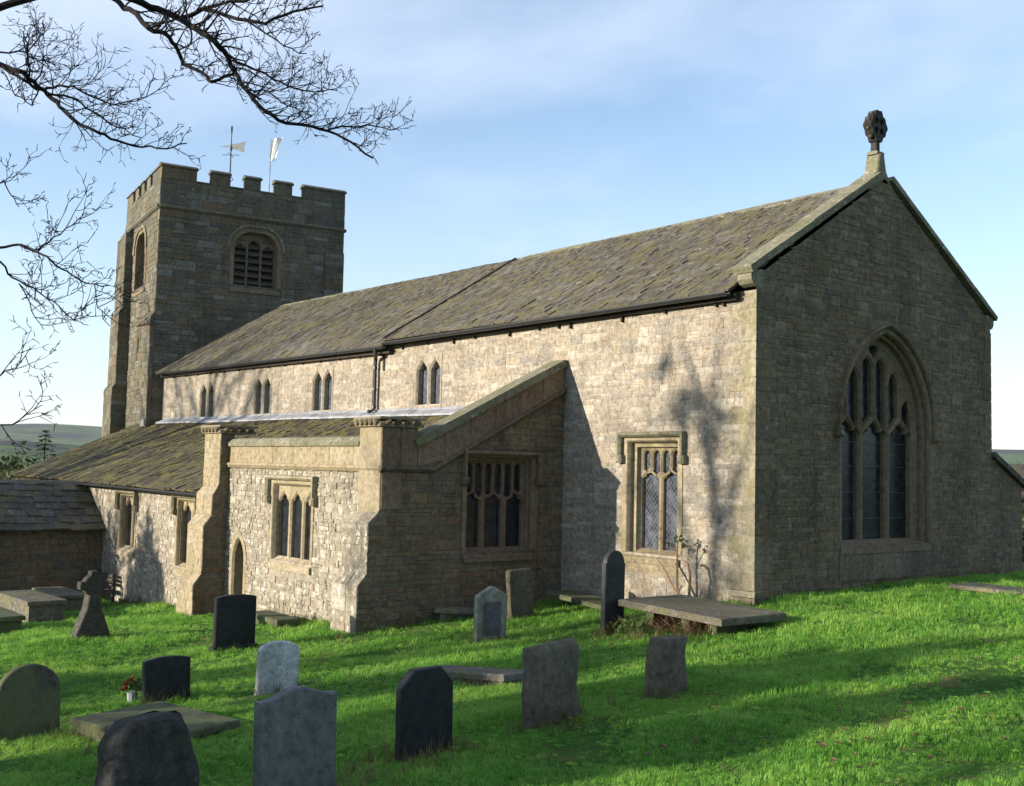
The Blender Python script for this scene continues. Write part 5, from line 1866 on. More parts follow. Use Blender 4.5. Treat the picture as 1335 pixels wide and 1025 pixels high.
def bare_tree_parts(seed, H=13, r=.28, spread=38, dens=1.0):
    rng = random.Random(seed)
    tr = MB(); cr_ = MB()
    pts = [Vector((0, 0, -.5))]; rad = [r * 1.35]
    q = Vector((0, 0, 0)); d = Vector((0, 0, 1))
    hs = H * .62
    for i in range(9):
        pts.append(q.copy()); rad.append(r * (1.12 - .75 * i / 9) if i else r * 1.15)
        d = (d + Vector((rng.gauss(0, .05), rng.gauss(0, .05), .1))).normalized()
        q = q + d * hs / 8
    tr.tube(pts, rad, 9)
    spec = [(6, .12, 6 * dens, 42, .55, .05), (5, .16, 5 * dens, 42, .55, .04), (4, .18, 4, 40, .55, .05), (3, .2, 3, 40, .6, .05), (2, .2, 0, 0, 0, .05)]
    for k in range(int(13 * dens)):
        f = rng.uniform(.30, 1)
        i = int(f * 8); b0 = pts[i + 1]
        a = k * 2.4 + rng.uniform(-.4, .4)
        el = math.radians(rng.uniform(20, 55) + 25 * f)
        dd = Vector((math.cos(a) * math.cos(el), math.sin(a) * math.cos(el), math.sin(el)))
        branch(cr_, b0, dd, H * .40 * rng.uniform(.75, 1.15) * (1.15 - .45 * f), rad[i + 1] * rng.uniform(.35, .55), 0, rng, spec)
    return tr.mesh('trunk', 'bark'), cr_.mesh('crown', 'bark')


def put_tree(meshes, x, y, sc, rot, label, cat='tree', name='bare_tree', group=None, z=None, sz=None):
    o = empty(name, (x, y, (ground(x, y) if z is None else z)), label, cat, group, rot)
    o.scale = (sc, sc, sz or sc)
    for nm, me in zip(('trunk', 'crown'), meshes):
        c_ = bpy.data.objects.new(nm, me); COL.objects.link(c_); c_.parent = o
    return o


# the tree whose boughs reach into the picture
def atp(px, py, dep):
    d = C_FWD + C_RIGHT * ((px - 667.5) / FPX) - C_UP * ((py - 512.5) / FPX)
    return CAM + d * dep


rng = random.Random(5)
own = empty('overhanging_tree', (2.6, -16.4, ground(2.6, -16.4)), 'bare winter tree whose dark twiggy boughs hang into the sky above the tower', 'tree')
trk = MB(); bou = MB(); tw_mb = MB()
tb = Vector((2.6, -16.4, ground(2.6, -16.4)))
T = [tb + Vector((0, 0, -.4)), tb + Vector((0, 0, .2)), tb + Vector((.05, .05, 1.6)), tb + Vector((.0, .15, 3.2)), tb + Vector((.1, .2, 5.0)), tb + Vector((.25, .3, 7.0)), tb + Vector((.2, .5, 9.5)), tb + Vector((.4, .5, 12.5))]
trk.tube(T, [.36, .28, .24, .22, .19, .16, .11, .03], 10)
LIMBS = [
    ([(152, 0), (169, 12), (194, 37), (214, 43), (229, 60), (239, 84), (264, 95), (276, 107), (305, 97)], 9.2, (.030, .012), 5),
    ([(177, 0), (206, 12), (235, 25), (255, 37), (280, 54), (297, 74), (307, 95), (319, 115), (338, 138), (363, 157), (396, 163), (428, 171), (457, 185), (486, 206)], 9.0, (.038, .008), 5),
    ([(428, 169), (455, 165), (490, 165), (519, 168)], 8.9, (.012, .004), 0),
    ([(235, 25), (264, 12), (309, 25), (346, 31), (383, 15), (420, 8)], 9.1, (.026, .008), 0),
    ([(262, 12), (300, 2), (350, -8), (410, -14)], 9.3, (.02, .008), 0),
    ([(320, 26), (335, 36), (370, 60), (400, 70)], 9.2, (.012, .004), 0),
    ([(305, 80), (345, 95), (375, 112), (410, 120), (440, 118)], 8.8, (.013, .004), 0),
    ([(325, 117), (350, 120), (375, 138), (405, 150)], 8.9, (.010, .004), 0),
    ([(0, 84), (25, 93), (45, 107), (62, 124), (78, 140), (95, 155), (128, 173), (152, 183), (185, 192), (218, 194), (243, 187)], 8.6, (.027, .005), 4),
    ([(2, 86), (30, 104), (50, 118)], 8.6, (.016, .012), 0),
    ([(58, 118), (75, 112), (95, 112), (120, 126), (148, 137), (177, 132), (222, 111)], 8.4, (.014, .003), 0),
    ([(62, 122), (95, 128), (120, 145), (150, 165), (185, 180)], 8.7, (.013, .004), 0),
    ([(0, 68), (35, 68), (55, 45), (40, 32)], 8.8, (.010, .004), 2),
    ([(35, 85), (35, 70), (48, 78), (70, 85)], 8.8, (.007, .003), 0),
    ([(50, 118), (42, 138), (20, 125), (15, 110)], 8.6, (.008, .003), 0),
    ([(0, 323), (25, 319), (49, 329), (66, 339), (88, 354), (115, 370), (143, 372)], 8.2, (.014, .004), 3),
    ([(49, 327), (70, 309), (94, 294), (113, 276)], 8.2, (.009, .003), 0),
    ([(0, 341), (16, 362), (45, 376), (70, 393), (96, 417), (119, 407)], 8.0, (.010, .003), 3),
    ([(123, 371), (127, 401), (143, 425)], 8.2, (.006, .003), 0),
    ([(25, 370), (41, 405), (57, 430)], 8.0, (.006, .003), 0),
    ([(-10, 495), (20, 481), (39, 454)], 7.9, (.007, .003), 2),
    ([(-12, 556), (25, 548), (55, 528)], 7.8, (.007, .003), 2),
    ([(-10, 240), (5, 235), (15, 255), (25, 270)], 8.3, (.009, .003), 3),
]
# spec of the twigs: short, zigzag, curling up at the tips
TW = [(5, .20, 4.0, 48, .55, .05), (4, .24, 2.6, 45, .55, .06), (3, .26, 0, 0, 0, .07)]
for pl, dep, (r0, r1), tj in LIMBS:
    P3 = []
    n = len(pl)
    for i, (x, y) in enumerate(pl):
        P3.append(atp(x, y, dep + .25 * math.sin(i * 1.3 + dep * 7)))
    # finer, slightly crooked
    Q = []
    for i in range(n - 1):
        for k in range(3):
            p = P3[i].lerp(P3[i + 1], k / 3)
            if k:
                p = p + Vector((rng.gauss(0, .008), rng.gauss(0, .008), rng.gauss(0, .008)))
            Q.append(p)
    Q.append(P3[-1])
    r0 *= .8
    rad = [r0 + (r1 - r0) * i / (len(Q) - 1) for i in range(len(Q))]
    if tj:
        # lead the bough back to the trunk, outside the view
        tp = T[tj - 1] if tj < len(T) else T[-1]
        a = Q[0]
        back = (a - Q[1]).normalized()
        c1 = a + back * 1.2
        pre = [tp * ((1 - s) ** 3) + (tp.lerp(c1, .5) + Vector((0, 0, .5))) * (3 * s * (1 - s) ** 2) + c1 * (3 * s * s * (1 - s)) + a * s ** 3 for s in [i / 12 for i in range(12)]]
        rr_ = [r0 * (1.9 - .9 * i / 12) for i in range(12)]
        Q = pre + Q; rad = rr_ + rad
        k0 = 12
    else:
        k0 = 0
    bou.tube(Q, rad, 7 if r0 > .02 else 5, caps=True)
    Ls = sum((Q[i + 1] - Q[i]).length for i in range(k0, len(Q) - 1))
    dens = 15 if dep > 8.7 else 10
    cnt = int(Ls * dens)
    for c_ in range(cnt):
        f = (c_ + rng.random()) / cnt
        f = .12 + .88 * f
        i = k0 + min(len(Q) - 2 - k0, int(f * (len(Q) - 1 - k0)))
        t = (Q[i + 1] - Q[i]).normalized()
        side = C_UP * rng.uniform(-.35, 1.0) + C_FWD * rng.uniform(-.7, .7) + C_RIGHT * rng.uniform(-.1, .55)
        dd = (t * .75 + side.normalized() * .8).normalized()
        branch(tw_mb, Q[i], dd, rng.uniform(.16, .48) * (1.1 - .45 * f), max(.0042, rad[i] * .45), 0, rng, TW)
# the rest of the crown, out of the picture
sp2 = [(6, .14, 5, 42, .55, .04), (5, .18, 5, 42, .55, .03), (3, .2, 4, 40, .6, .05), (2, .22, 0, 0, 0, .06)]
rng = random.Random(77)
for k in range(9):
    a = -3.0 + k * .27
    b0 = T[4].lerp(T[6], (k % 4) / 3)
    branch(bou, b0, Vector((math.cos(a), math.sin(a), .75)), rng.uniform(3, 4.4), .09, 0, rng, sp2)
o = trk.build('trunk', 'bark', own); o.matrix_parent_inverse = Matrix.Translation(-own.location)
o = bou.build('bough', 'bark', own); o.matrix_parent_inverse = Matrix.Translation(-own.location)
o = tw_mb.build('twigs', 'bark', own, kind='stuff'); o.matrix_parent_inverse = Matrix.Translation(-own.location)

# bare trees standing along the south side of the churchyard, behind and beside the camera
tm = [bare_tree_parts(41, 14, .26), bare_tree_parts(42, 15, .30, dens=1.1), bare_tree_parts(47, 12, .22, dens=.9)]
SHADE = [
    # x, y, mesh, scale, rot
    (-38.0, -35.0, 0, 2.0, 2.1, 'tall bare tree far out to the south-west of the nave'),
    (-17.4, -47.0, 2, 1.9, 2.6, 'second tall bare tree in line with the chancel, a little farther out'),
    (-29.5, -30.0, 2, 1.3, 1.2, 'smaller bare tree out to the south-west'),
    (6.0, -26.0, 0, 1.1, 3.0, 'bare tree behind the photographer, to the left'),
    (1.0, -34.0, 2, 1.4, 5.0, 'slender bare tree well behind the foremost graves'),
]
for x, y, k, sc, rt, lb in SHADE:
    put_tree(tm[k], x, y, sc, rt, lb, group='bare trees south of the churchyard')


def leaf_cloud(mb, centre, radii, n, size, rng, shell=.55, lump=.25, stretch=1.0):
    """leaf-sized faces spread unevenly through an ellipsoid"""
    lumps = [Vector((rng.gauss(0, .55), rng.gauss(0, .55), rng.gauss(0, .55))) for _ in range(14)]
    c = 0
    while c < n:
        v = Vector((rng.gauss(0, 1), rng.gauss(0, 1), rng.gauss(0, 1)))
        if v.length < 1e-3:
            continue
        v = v.normalized() * (shell + (1 - shell) * rng.random())
        v = v * (1 + lump * noise.noise(v * 2.4 + Vector(centre) * .37))
        p = Vector((centre[0] + v.x * radii[0], centre[1] + v.y * radii[1], centre[2] + v.z * radii[2]))
        a = Vector((rng.gauss(0, 1), rng.gauss(0, 1), rng.gauss(0, .8))).normalized()
        b = a.orthogonal().normalized(); b.rotate(Matrix.Rotation(rng.uniform(0, 6.28), 3, a))
        w = a.cross(b)
        s = size * rng.uniform(.6, 1.4)
        mb.add([p - b * s * stretch, p + w * s * .55, p + b * s * stretch, p - w * s * .55], [(0, 1, 2, 3)], .5 + .5 * noise.noise(p * 1.3) * rng.uniform(.7, 1))
        c += 1


# dense evergreens added out of view to shade the graves, lawn and aisle wall
def yew(x, y, w, h, label, seed, c0=.07):
    rng = random.Random(seed)
    o = empty('shade_yew', (x, y, ground(x, y)), label, 'tree', 'shade yews added south of the churchyard')
    mb = MB(); mb.tube([(0, 0, -.4), (.05, 0, h * .3), (0, .05, h * .8)], [min(.2, w * .2), min(.15, w * .15), .05], 8); c = mb.build('trunk', 'bark', o); c.matrix_parent_inverse = Matrix()
    mb = MB()
    leaf_cloud(mb, (0, 0, h * (c0 + 1) / 2), (w, w, h * (1 - c0) / 2), 9000 if c0 < .5 else 3000, .17, rng, .3, .3)
    c = mb.build('crown', 'yew_leaf', o); c.matrix_parent_inverse = Matrix()


yew(-3.2, -25.5, 1.30, 7.1, 'unseen yew added to shade the front graves, the wider of two', 1)
yew(-2.2, -29.5, 1.05, 7.4, 'narrow unseen yew added for shade, a little farther south than its wider neighbour', 2)
yew(-11.9, -30.0, 1.3, 5.8, 'low unseen yew added to cast a shade band, south of the low mossy table tomb', 4)
ivy = empty('shade_ivy_tree', (-12.2, -30.0, ground(-12.2, -30.0)), 'unseen dead tree south of the chancel, its ivy clumps shaped to shade the wall', 'tree')
mb = MB(); mb.tube([(0, 0, -.5), (.1, 0, 4), (.4, .1, 8), (.5, 0, 10.5), (.1, 0, 12.6), (-.5, 0, 14.0)], [.26, .2, .15, .13, .1, .04], 8)
mb.tube([(.4, .1, 8.4), (-.5, .1, 10.8), (-1.5, .2, 12.8)], [.1, .07, .03], 6); mb.tube([(.5, 0, 10), (1.2, 0, 11.6), (1.5, 0, 13)], [.08, .05, .03], 6); mb.tube([(.1, 0, 12), (.5, .1, 13.2), (.6, .1, 14.5)], [.06, .04, .02], 6)
c = mb.build('trunk', 'bark', ivy); c.matrix_parent_inverse = Matrix()
mb = MB(); rng = random.Random(6)
for p, rr_, n_ in (((-.5, 0, 12.5), (.9, .5, .9), 150), ((.35, 0, 12.2), (.9, .5, 1.0), 160), ((.5, 0, 10.6), (.55, .4, .8), 40), ((.75, 0, 9.3), (.5, .4, .9), 26), ((1.1, 0, 8.2), (.5, .4, .8), 22), ((-.9, 0, 13.4), (.5, .3, .4), 40)):
    leaf_cloud(mb, p, rr_, n_, .12, rng, .1, .4)
c = mb.build('ivy', 'yew_leaf', ivy); c.matrix_parent_inverse = Matrix()  # ivy clumps placed so their shadow makes the blotch on the chancel wall
yew(-10.4, -36.0, 1.0, 9.6, 'tall-stemmed evergreen with a high small crown south of the yews', 5, .80)
yew(-25.4, -25.5, 1.5, 8.2, 'unseen tall yew added to shade the aisle wall, out to the south-west', 3)

# ------------------------------------------------------------------ small plants
# bare shrub with a leafy tip growing by the chancel wall
sx, sy = -1.55, -.42
shrub = empty('wall_shrub', (sx, sy, ground(sx, sy)), 'scraggy brown shrub with a few green leaves at its tip by the chancel wall', 'shrub')
mb = MB()
for st, r in (([(0, 0, -.1), (.02, 0, .35), (0, .02, .8), (.02, .0, 1.25)], (.035, .03, .022, .014)),
              ([(0, 0, .25), (-.22, -.02, .55), (-.42, -.02, .80), (-.5, 0, .86)], (.028, .024, .02, .012)),
              ([(.15, 0, -.1), (.32, .02, .25), (.36, 0, .62), (.30, 0, .84), (.16, -.02, .90), (.10, 0, .88)], (.034, .03, .027, .023, .018, .012)),
              ([(.02, 0, .1), (.10, -.03, .32), (.16, 0, .42)], (.03, .02, .015)),
              ([(.02, 0, .9), (.16, 0, 1.12), (.26, 0, 1.18)], (.012, .009, .006)), ([(.02, 0, 1.0), (-.12, 0, 1.16), (-.2, 0, 1.15)], (.012, .009, .006))):
    mb.tube(st, r, 6)
c = mb.build('stem', 'stem', shrub); c.matrix_parent_inverse = Matrix()
mb = MB(); rng = random.Random(4)
for cx_, cz_ in ((0, 1.26), (.22, 1.2), (-.17, 1.16), (.08, 1.3)):
    leaf_cloud(mb, (cx_, 0, cz_), (.13, .11, .08), 13, .042, rng, .2)
c = mb.build('leaves', 'green_leaf', shrub); c.matrix_parent_inverse = Matrix()

# green plants and dead stalks under the table tomb
mb = MB(); rng = random.Random(8)
for k in range(260):
    x = .62 + rng.uniform(-1.35, .75); y = -2.95 + rng.uniform(-.15, .5)
    z = ground(x, y); h = rng.uniform(.12, .34)
    lx = rng.uniform(-.12, .12)
    mb.tube([(x, y, z), (x + lx * .6, y + rng.uniform(-.04, .04), z + h * .7), (x + lx * 1.6, y - .05, z + h)], [.007, .006, .003], 3, caps=False)
mb.build('dead_stalks', 'bracken', None, kind='stuff')
mb = MB()
for k in range(9):
    x = -.75 + rng.uniform(-.15, 1.0); y = -3.0 + rng.uniform(-.12, .25)
    leaf_cloud(mb, (x, y, ground(x, y) + .15), (.2, .16, .16), 26, .05, rng, .2)
mb.build('undergrowth', 'green_leaf', None, kind='stuff')

# flowers at the short dark headstone
fx_, fy_ = -2.55, -10.55
fl = empty('grave_flowers', (fx_, fy_, ground(fx_, fy_)), 'bunch of red flowers and greenery in a pot beside the short dark headstone', 'flowers')
mb = MB(); mb.tube([(0, 0, -.05), (0, 0, .16)], [.06, .08], 10); c = mb.build('pot', 'pot', fl); c.matrix_parent_inverse = Matrix()
mb = MB(); leaf_cloud(mb, (0, .0, .26), (.14, .14, .12), 60, .05, random.Random(3), .2); c = mb.build('leaves', 'green_leaf', fl); c.matrix_parent_inverse = Matrix()
for p in ((.02, -.12, .30), (.06, -.05, .36), (.05, -.15, .23)):
    mb = MB(); leaf_cloud(mb, p, (.035, .035, .03), 14, .03, random.Random(5), .3); c = mb.build('bloom', 'red_petal', fl); c.matrix_parent_inverse = Matrix()

# ------------------------------------------------------------------ beyond the churchyard
def dens_tree(name, x, y, z, h, w, label, mat, seed, conic=False, n=2600, size=.16):
    rng = random.Random(seed)
    o = empty(name, (x, y, z), label, 'tree')
    mb = MB(); mb.tube([(0, 0, -.5), (0, 0, h * .9)], [.16, .03], 7); c = mb.build('trunk', 'bark', o); c.matrix_parent_inverse = Matrix()
    mb = MB()
    if conic:
        for k in range(26):
            f = k / 26
            zz = h * (.12 + .86 * f); rr = w * (1 - f) ** .85
            nb = max(4, int(9 * (1 - f)))
            for b in range(nb):
                a = b * 6.283 / nb + k * .7 + rng.uniform(-.2, .2)
                L_ = rr * rng.uniform(.7, 1.1)
                for q in range(int(5 + 16 * (1 - f))):
                    t_ = rng.random()
                    p = Vector((math.cos(a) * L_ * t_, math.sin(a) * L_ * t_, zz - .28 * L_ * t_ + rng.uniform(-.05, .1)))
                    d = Vector((math.cos(a) + rng.uniform(-.7, .7), math.sin(a) + rng.uniform(-.7, .7), rng.uniform(-.2, .3))).normalized()
                    w_ = d.orthogonal().normalized() * size * .3
                    s = size * rng.uniform(.7, 1.6)
                    mb.add([p - d * s, p + w_, p + d * s, p - w_], [(0, 1, 2, 3)], rng.random() * .6)
    else:
        leaf_cloud(mb, (0, 0, h * .58), (w, w, h * .42), n, size, rng, .3, .5)
    c = mb.build('crown', mat, o); c.matrix_parent_inverse = Matrix()
    return o


dens_tree('fir_tree', -65.3, 5.6, -4.2, 9.0, 3.6, 'green fir tree standing far behind the porch roof, against the hill', 'fir_leaf', 3, True)
BUSH = [(27, 66, 6.4, 2.2, 'round dark bush left of the far fir tree'), (88, 70, 6.6, 2.3, 'round dark bush right of the far fir tree'), (112, 64, 6.0, 2.0, 'low bush in front of the far fields, next to the aisle roof'),
        (8, 74, 7.4, 2.4, 'tall bush next to the far house chimney'), (46, 62, 5.9, 2.0, 'small bush just left of the foot of the far fir tree'), (128, 78, 7.0, 2.3, 'far bush half hidden by the edge of the aisle roof')]
for k, (px_, dp_, h, w, lb) in enumerate(BUSH):
    q = atp(px_, 600, dp_)
    dens_tree('bush', q.x, q.y, -4.2, h, w, lb, 'hedge_leaf', 30 + k, n=1700, size=.2)
# house beyond the porch
house = empty('house', (-76, 3.2, -6.0), 'far stone house with a chimney at the edge of view behind the porch roof', 'house', None, .2)
hf = Fr((0, 0, 0), (0, 1, 0))
mb = MB(); mb.box(hf, -5, 1.9, 0, 7.6, -6, 0); c = mb.build('wall', 'stone_dark', house); c.matrix_parent_inverse = Matrix()
mb = MB(); mb.add([(.3, -5.3, 7.4), (.3, 2.2, 7.4), (-3, 2.2, 9.8), (-3, -5.3, 9.8), (-6.3, -5.3, 7.4), (-6.3, 2.2, 7.4)], [(0, 1, 2, 3), (3, 2, 5, 4), (1, 5, 2), (0, 3, 4)]); c = mb.build('roof', 'slate', house); c.matrix_parent_inverse = Matrix()
mb = MB(); mb.box(hf, .6, 1.7, 7.5, 10.6, -3.4, -2.6); mb.box(hf, .5, 1.8, 10.6, 10.75, -3.5, -2.5); c = mb.build('chimney', 'ashlar_red', house); c.matrix_parent_inverse = Matrix()
for u in (-3.4, -.6):
    for v in (1.2, 4.6):
        mb = MB(); mb.box(hf, u - .45, u + .45, v, v + 1.3, .001, .02); c = mb.build('window', 'glass_dark', house); c.matrix_parent_inverse = Matrix()

# trees and a house past the gable's right-hand corner
tf = bare_tree_parts(77, 11, .2, dens=.9)
for k, (x, y, sc, lb) in enumerate(((-19.0, 46.0, .72, 'bare brown tree low beyond the vestry roof, the nearest one'), (-24.5, 58.0, .72, 'bare brown tree beyond the vestry, half behind the nearest one'),
                                    (-33.0, 74.0, .85, 'bare brown tree farther off beyond the vestry'), (-22.0, 66.0, .8, 'small bare tree at the right-hand edge beyond the vestry'), (-15.0, 50.5, .66, 'low bare tree at the edge of the view beyond the vestry'))):
    o = put_tree(tf, x, y, sc, k * 1.3, lb, group='bare trees beyond the vestry', z=-3.2)
    for c in o.children:
        if c.name.startswith('crown'):
            me2 = c.data.copy(); me2.materials.clear(); me2.materials.append(M['bark_far']); c.data = me2
for k, (x, y, h, w) in enumerate(((-17.5, 42.0, 3.2, 2.3), (-13.5, 44.0, 3.4, 2.6), (-26.0, 62.0, 4.6, 3.2))):
    dens_tree('bush', x, y, -3.6, h, w, ['olive bush beyond the vestry wall, the lower one', 'olive bush beyond the vestry wall at the edge of the view', 'large bush far behind the bare trees beyond the vestry'][k], 'hedge_leaf', 50 + k, n=1300, size=.2)
house2 = empty('house', (-38.5, 93, -5.0), 'far pinkish house among bare trees beyond the vestry roof', 'house', None, -.5)
mb = MB(); mb.box(hf, -4, 4, 0, 7.0, -6, 0); c = mb.build('wall', 'ashlar_red', house2); c.matrix_parent_inverse = Matrix()
mb = MB(); mb.add([(.3, -4.3, 6.8), (.3, 4.3, 6.8), (-3, 4.3, 9.2), (-3, -4.3, 9.2), (-6.3, -4.3, 6.8), (-6.3, 4.3, 6.8)], [(0, 1, 2, 3), (3, 2, 5, 4), (1, 5, 2), (0, 3, 4)]); c = mb.build('roof', 'slate', house2); c.matrix_parent_inverse = Matrix()
for u in (-2.4, 1.6):
    for v in (1.2, 4.2):
        mb = MB(); mb.box(hf, u - .5, u + .5, v, v + 1.3, .001, .02); c = mb.build('window', 'glass_dark', house2); c.matrix_parent_inverse = Matrix()

# ------------------------------------------------------------------ grass
GR = random.Random(99)


def tuft(name, n, rad, hmin, hmax, w, mat, lean=.5):
    mb = MB()
    for k in range(n):
        a = GR.uniform(0, 6.283); r = rad * math.sqrt(GR.random())
        p = Vector((math.cos(a) * r, math.sin(a) * r, -.01))
        h = GR.uniform(hmin, hmax)
        la = GR.uniform(0, 6.283); le = GR.uniform(.1, lean) * h
        d = Vector((math.cos(la), math.sin(la), 0))
        s = Vector((-d.y, d.x, 0)) * w * GR.uniform(.7, 1.3)
        m_ = p + d * le * .35 + Vector((0, 0, h * .62)); t_ = p + d * le * 1.25 + Vector((0, 0, h * GR.uniform(.8, 1)))
        mb.add([p - s, p + s, m_ + s * .8, m_ - s * .8, t_], [(0, 1, 2, 3), (3, 2, 4)], GR.random() * .4)
    me = mb.mesh(name, mat)
    o = bpy.data.objects.new(name, me)
    return o


def scatter(name, protos, P, S, label=None):
    col = bpy.data.collections.new(name + '_pieces')
    for p in protos:
        col.objects.link(p)
    me = bpy.data.meshes.new(name)
    me.from_pydata(P.tolist(), [], [])
    rot = np.zeros((len(P), 3)); rot[:, 2] = np.random.default_rng(5).uniform(0, 6.283, len(P))
    at = me.attributes.new('rot', 'FLOAT_VECTOR', 'POINT'); at.data.foreach_set('vector', rot.ravel())
    at = me.attributes.new('scl', 'FLOAT', 'POINT'); at.data.foreach_set('value', S)
    o = link(name, me, None, kind='stuff')
    ng = bpy.data.node_groups.new(name, 'GeometryNodeTree')
    ng.interface.new_socket('Geometry', in_out='INPUT', socket_type='NodeSocketGeometry')
    ng.interface.new_socket('Geometry', in_out='OUTPUT', socket_type='NodeSocketGeometry')
    gi = ng.nodes.new('NodeGroupInput'); go = ng.nodes.new('NodeGroupOutput')
    iop = ng.nodes.new('GeometryNodeInstanceOnPoints')
    ci = ng.nodes.new('GeometryNodeCollectionInfo')
    ci.inputs['Collection'].default_value = col
    ci.inputs['Separate Children'].default_value = True
    ci.inputs['Reset Children'].default_value = True
    iop.inputs['Pick Instance'].default_value = True
    r = ng.nodes.new('GeometryNodeInputNamedAttribute'); r.data_type = 'FLOAT_VECTOR'; r.inputs['Name'].default_value = 'rot'
    sc = ng.nodes.new('GeometryNodeInputNamedAttribute'); sc.data_type = 'FLOAT'; sc.inputs['Name'].default_value = 'scl'
    ng.links.new(gi.outputs[0], iop.inputs['Points'])
    ng.links.new(ci.outputs[0], iop.inputs['Instance'])
    ng.links.new(r.outputs['Attribute'], iop.inputs['Rotation'])
    ng.links.new(sc.outputs['Attribute'], iop.inputs['Scale'])
    ng.links.new(iop.outputs[0], go.inputs[0])
    md = o.modifiers.new('scatter', 'NODES'); md.node_group = ng
    return o


def frustum_points(n, d0, d1, seed, power=1.0, margin=1.42):
    g = np.random.default_rng(seed)
    d = d0 + (d1 - d0) * g.random(n) ** power
    l = (g.random(n) * 2 - 1) * (.466 * d + .6) * margin
    f2 = np.array([C_FWD.x, C_FWD.y]); f2 /= np.linalg.norm(f2)
    r2 = np.array([f2[1], -f2[0]])
    xy = np.array([CAM.x, CAM.y]) + d[:, None] * f2 + l[:, None] * r2
    x, y = xy[:, 0], xy[:, 1]
    inside = ((x > -29) & (x < 0.08) & (y > -.02)) | ((x > -12.9) & (x < -5.42) & (y > -4.7)) | ((x > -31) & (x < -12) & (y > -4.7)) | ((x > -25.6) & (x < -21.6) & (y > -8.5))
    k = ~inside
    x, y, d = x[k], y[k], d[k]
    return np.stack([x, y, ground_np(x, y) + .02 * np.sin(x * 2.3 + 1.2 * np.sin(y * 1.7)) * np.sin(y * 2.1 + x * .6)], -1), d


gp = [tuft('blade_tuft', 15, .055, .025, .065, .0034, 'grass', .9) for _ in range(4)] + [tuft('blade_tuft', 15, .06, .03, .095, .0034, 'grass', 1.1)]
P1, d1 = frustum_points(74000, 5.0, 15.0, 1, .8)
P2, d2 = frustum_points(63000, 13.0, 26.0, 2, .9)
P3, d3 = frustum_points(26000, 24.0, 44.0, 3, 1.0)
PP = np.concatenate([P1, P2, P3]); DD = np.concatenate([d1, d2, d3])
g_ = np.random.default_rng(7)
lump = .75 + .35 * np.sin(PP[:, 0] * 1.9 + np.sin(PP[:, 1] * 1.3) * 2) * np.sin(PP[:, 1] * 1.6 + np.sin(PP[:, 0] * .9) * 2)
SS = g_.uniform(.7, 1.25, len(PP)) * lump * np.clip(.75 + DD / 22, .9, 2.3)
worn = np.array([noise.noise(Vector((x * .42, y * .42, 5.5))) + .5 * noise.noise(Vector((x * 1.3, y * 1.3, 2.5))) for x, y, z in PP])
keep = (worn < .36) | (g_.random(len(PP)) < .25)
keep &= ~((np.hypot((PP[:, 0] + 9.2) / 1.5, (PP[:, 1] + 6.4) / .6) < 1) & (g_.random(len(PP)) < .75))
PP = PP[keep]; SS = SS[keep] * np.clip(1.0 - np.maximum(worn[keep] - .1, 0), .5, 1)
scatter('grass', gp, PP, SS)
# weeds and longer tufts through the turf, tussocks where the mower misses: walls and stones
def weed(name):
    mb = MB()
    for k in range(7):
        a_ = k * .9 + GR.uniform(-.2, .2); l_ = GR.uniform(.035, .07)
        d_ = Vector((math.cos(a_), math.sin(a_), 0)); s_ = Vector((-d_.y, d_.x, 0)) * l_ * .32
        mb.add([d_ * .004, d_ * l_ * .55 + s_ + Vector((0, 0, .03)), d_ * l_ + Vector((0, 0, .022)), d_ * l_ * .55 - s_ + Vector((0, 0, .03))], [(0, 1, 2, 3)], GR.random() * .5)
    return bpy.data.objects.new(name, mb.mesh(name, 'grass'))


P5, d5 = frustum_points(2400, 5.0, 18, 21, .8)
nz = np.array([noise.noise(Vector((x * .5, y * .5, 9.1))) for x, y, z in P5])
P5 = P5[nz > .02]; P5[:, 2] += .03
scatter('weeds', [weed('weed') for _ in range(3)], P5, g_.uniform(.4, .95, len(P5)))
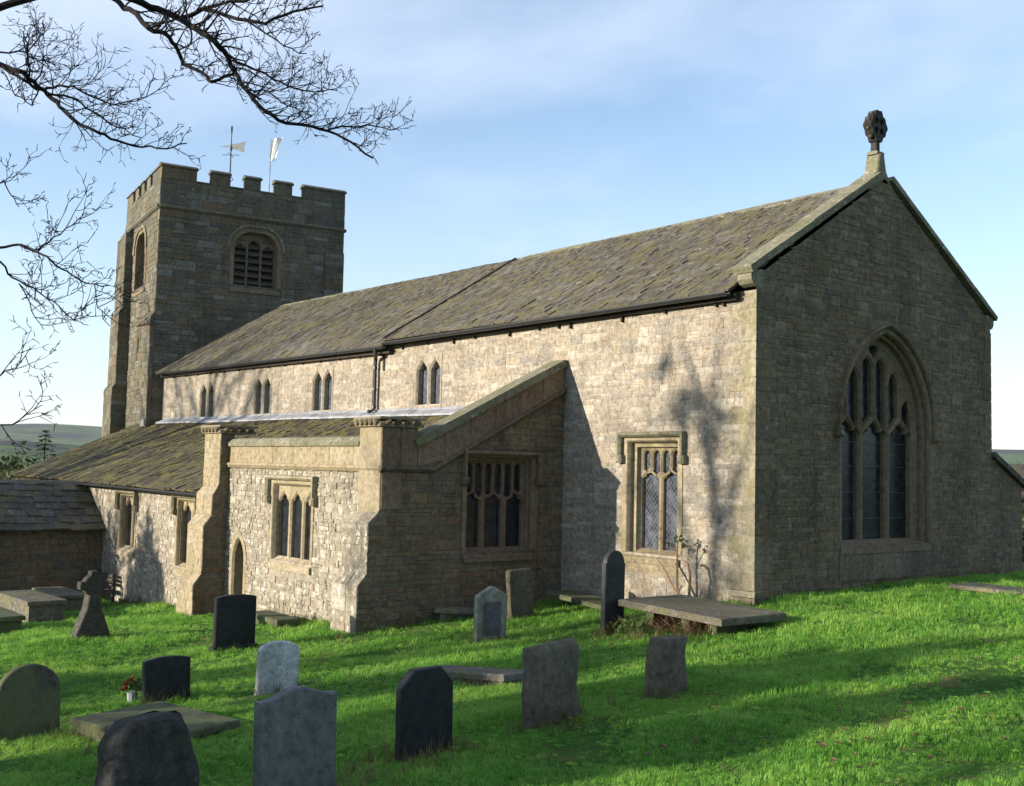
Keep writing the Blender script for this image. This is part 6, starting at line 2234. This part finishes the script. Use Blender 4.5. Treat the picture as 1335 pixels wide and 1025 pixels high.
# rank tufts by the black headstone and elsewhere
rp_ = [tuft('rank_tuft', 12, .05, .10, .30, .004, 'dry_grass', .8) for _ in range(3)]
rr = []
rs = random.Random(12)
for cx_, cy_, n, sp in ((3.75, -10.1, 46, .38), (4.35, -10.9, 34, .35), (3.8, -8.3, 14, .3), (-1.0, -12.6, 10, .3), (.6, -11.8, 12, .4), (4.9, -11.5, 14, .3), (.0, -3.4, 10, .5), (-5.2, -5.3, 10, .4), (3.9, -6.5, 8, .3)):
    for k in range(n):
        x = cx_ + rs.gauss(0, sp * .6); y = cy_ + rs.gauss(0, sp)
        rr.append((x, y, ground(x, y)))
for (xa, ya), (xb, yb_), n in (((-5.3, -5.2), (-5.3, -.1), 60), ((-5.3, -.08), (0, -.08), 70), ((.1, -.1), (.1, 9.5), 90), ((-12.5, -4.8), (-6.4, -4.8), 60), ((-20, -4.8), (-13.6, -4.8), 50), ((-.75, -3.15), (1.9, -3.3), 30), ((-.8, -12), (.9, -11.4), 26), ((-.5, -7.1), (1.3, -6.9), 24)):
    for k in range(n):
        f = rs.random()
        x = xa + (xb - xa) * f + rs.gauss(0, .05); y = ya + (yb_ - ya) * f - abs(rs.gauss(0, .08))
        rr.append((x, y, ground(x, y)))
for hs in [o for o in COL.objects if o.name.startswith('headstone')]:
    for k in range(16):
        x = hs.location.x + rs.uniform(-.1, .14); y = hs.location.y + rs.uniform(-.42, .42)
        rr.append((x, y, ground(x, y)))
scatter('rank_grass', rp_, np.array(rr), np.array([rs.uniform(.35, 1.1) for _ in rr]))
# dead leaves lying in the grass
lf = []
for k in range(4):
    mb = MB()
    s = .035
    mb.add([(-s, 0, .02), (-s * .2, -s * .6, .032), (s, 0, .022), (-s * .1, s * .65, .036), (0, 0, .018)], [(0, 1, 4), (1, 2, 4), (2, 3, 4), (3, 0, 4)], k * .12)
    lf.append(bpy.data.objects.new('dead_leaf', mb.mesh('dead_leaf', 'litter')))
P4, d4 = frustum_points(1500, 5.5, 20, 11, .8)
nz = np.array([noise.noise(Vector((x * .35, y * .35, 3.3))) for x, y, z in P4])
P4 = P4[nz > -.02]; P4[:, 2] += .035
scatter('fallen_leaves', lf, P4, g_.uniform(.6, 1.5, len(P4)))

# ------------------------------------------------------------------ air between here and the hills
m = bpy.data.materials.new('haze')
m.use_nodes = True
t = m.node_tree
for n in list(t.nodes):
    t.nodes.remove(n)
out = N(t, 'ShaderNodeOutputMaterial')
pv = N(t, 'ShaderNodeVolumePrincipled')
pv.inputs['Color'].default_value = (0.86, 0.91, 1.0, 1)
pv.inputs['Density'].default_value = 0.00007
pv.inputs['Anisotropy'].default_value = 0.2
L(t, pv.outputs[0], out.inputs['Volume'])
M['haze'] = m
mb = MB()
zb, zt_ = float(ZZ.min()) - 14.0, 118.0
P = [(x, y, z) for z in (zb, zt_) for (x, y) in ((-5400, -5400), (5400, -5400), (5400, 5400), (-5400, 5400))]
mb.add(P, BOXF)
mb.build('haze', 'haze', None, kind='stuff')
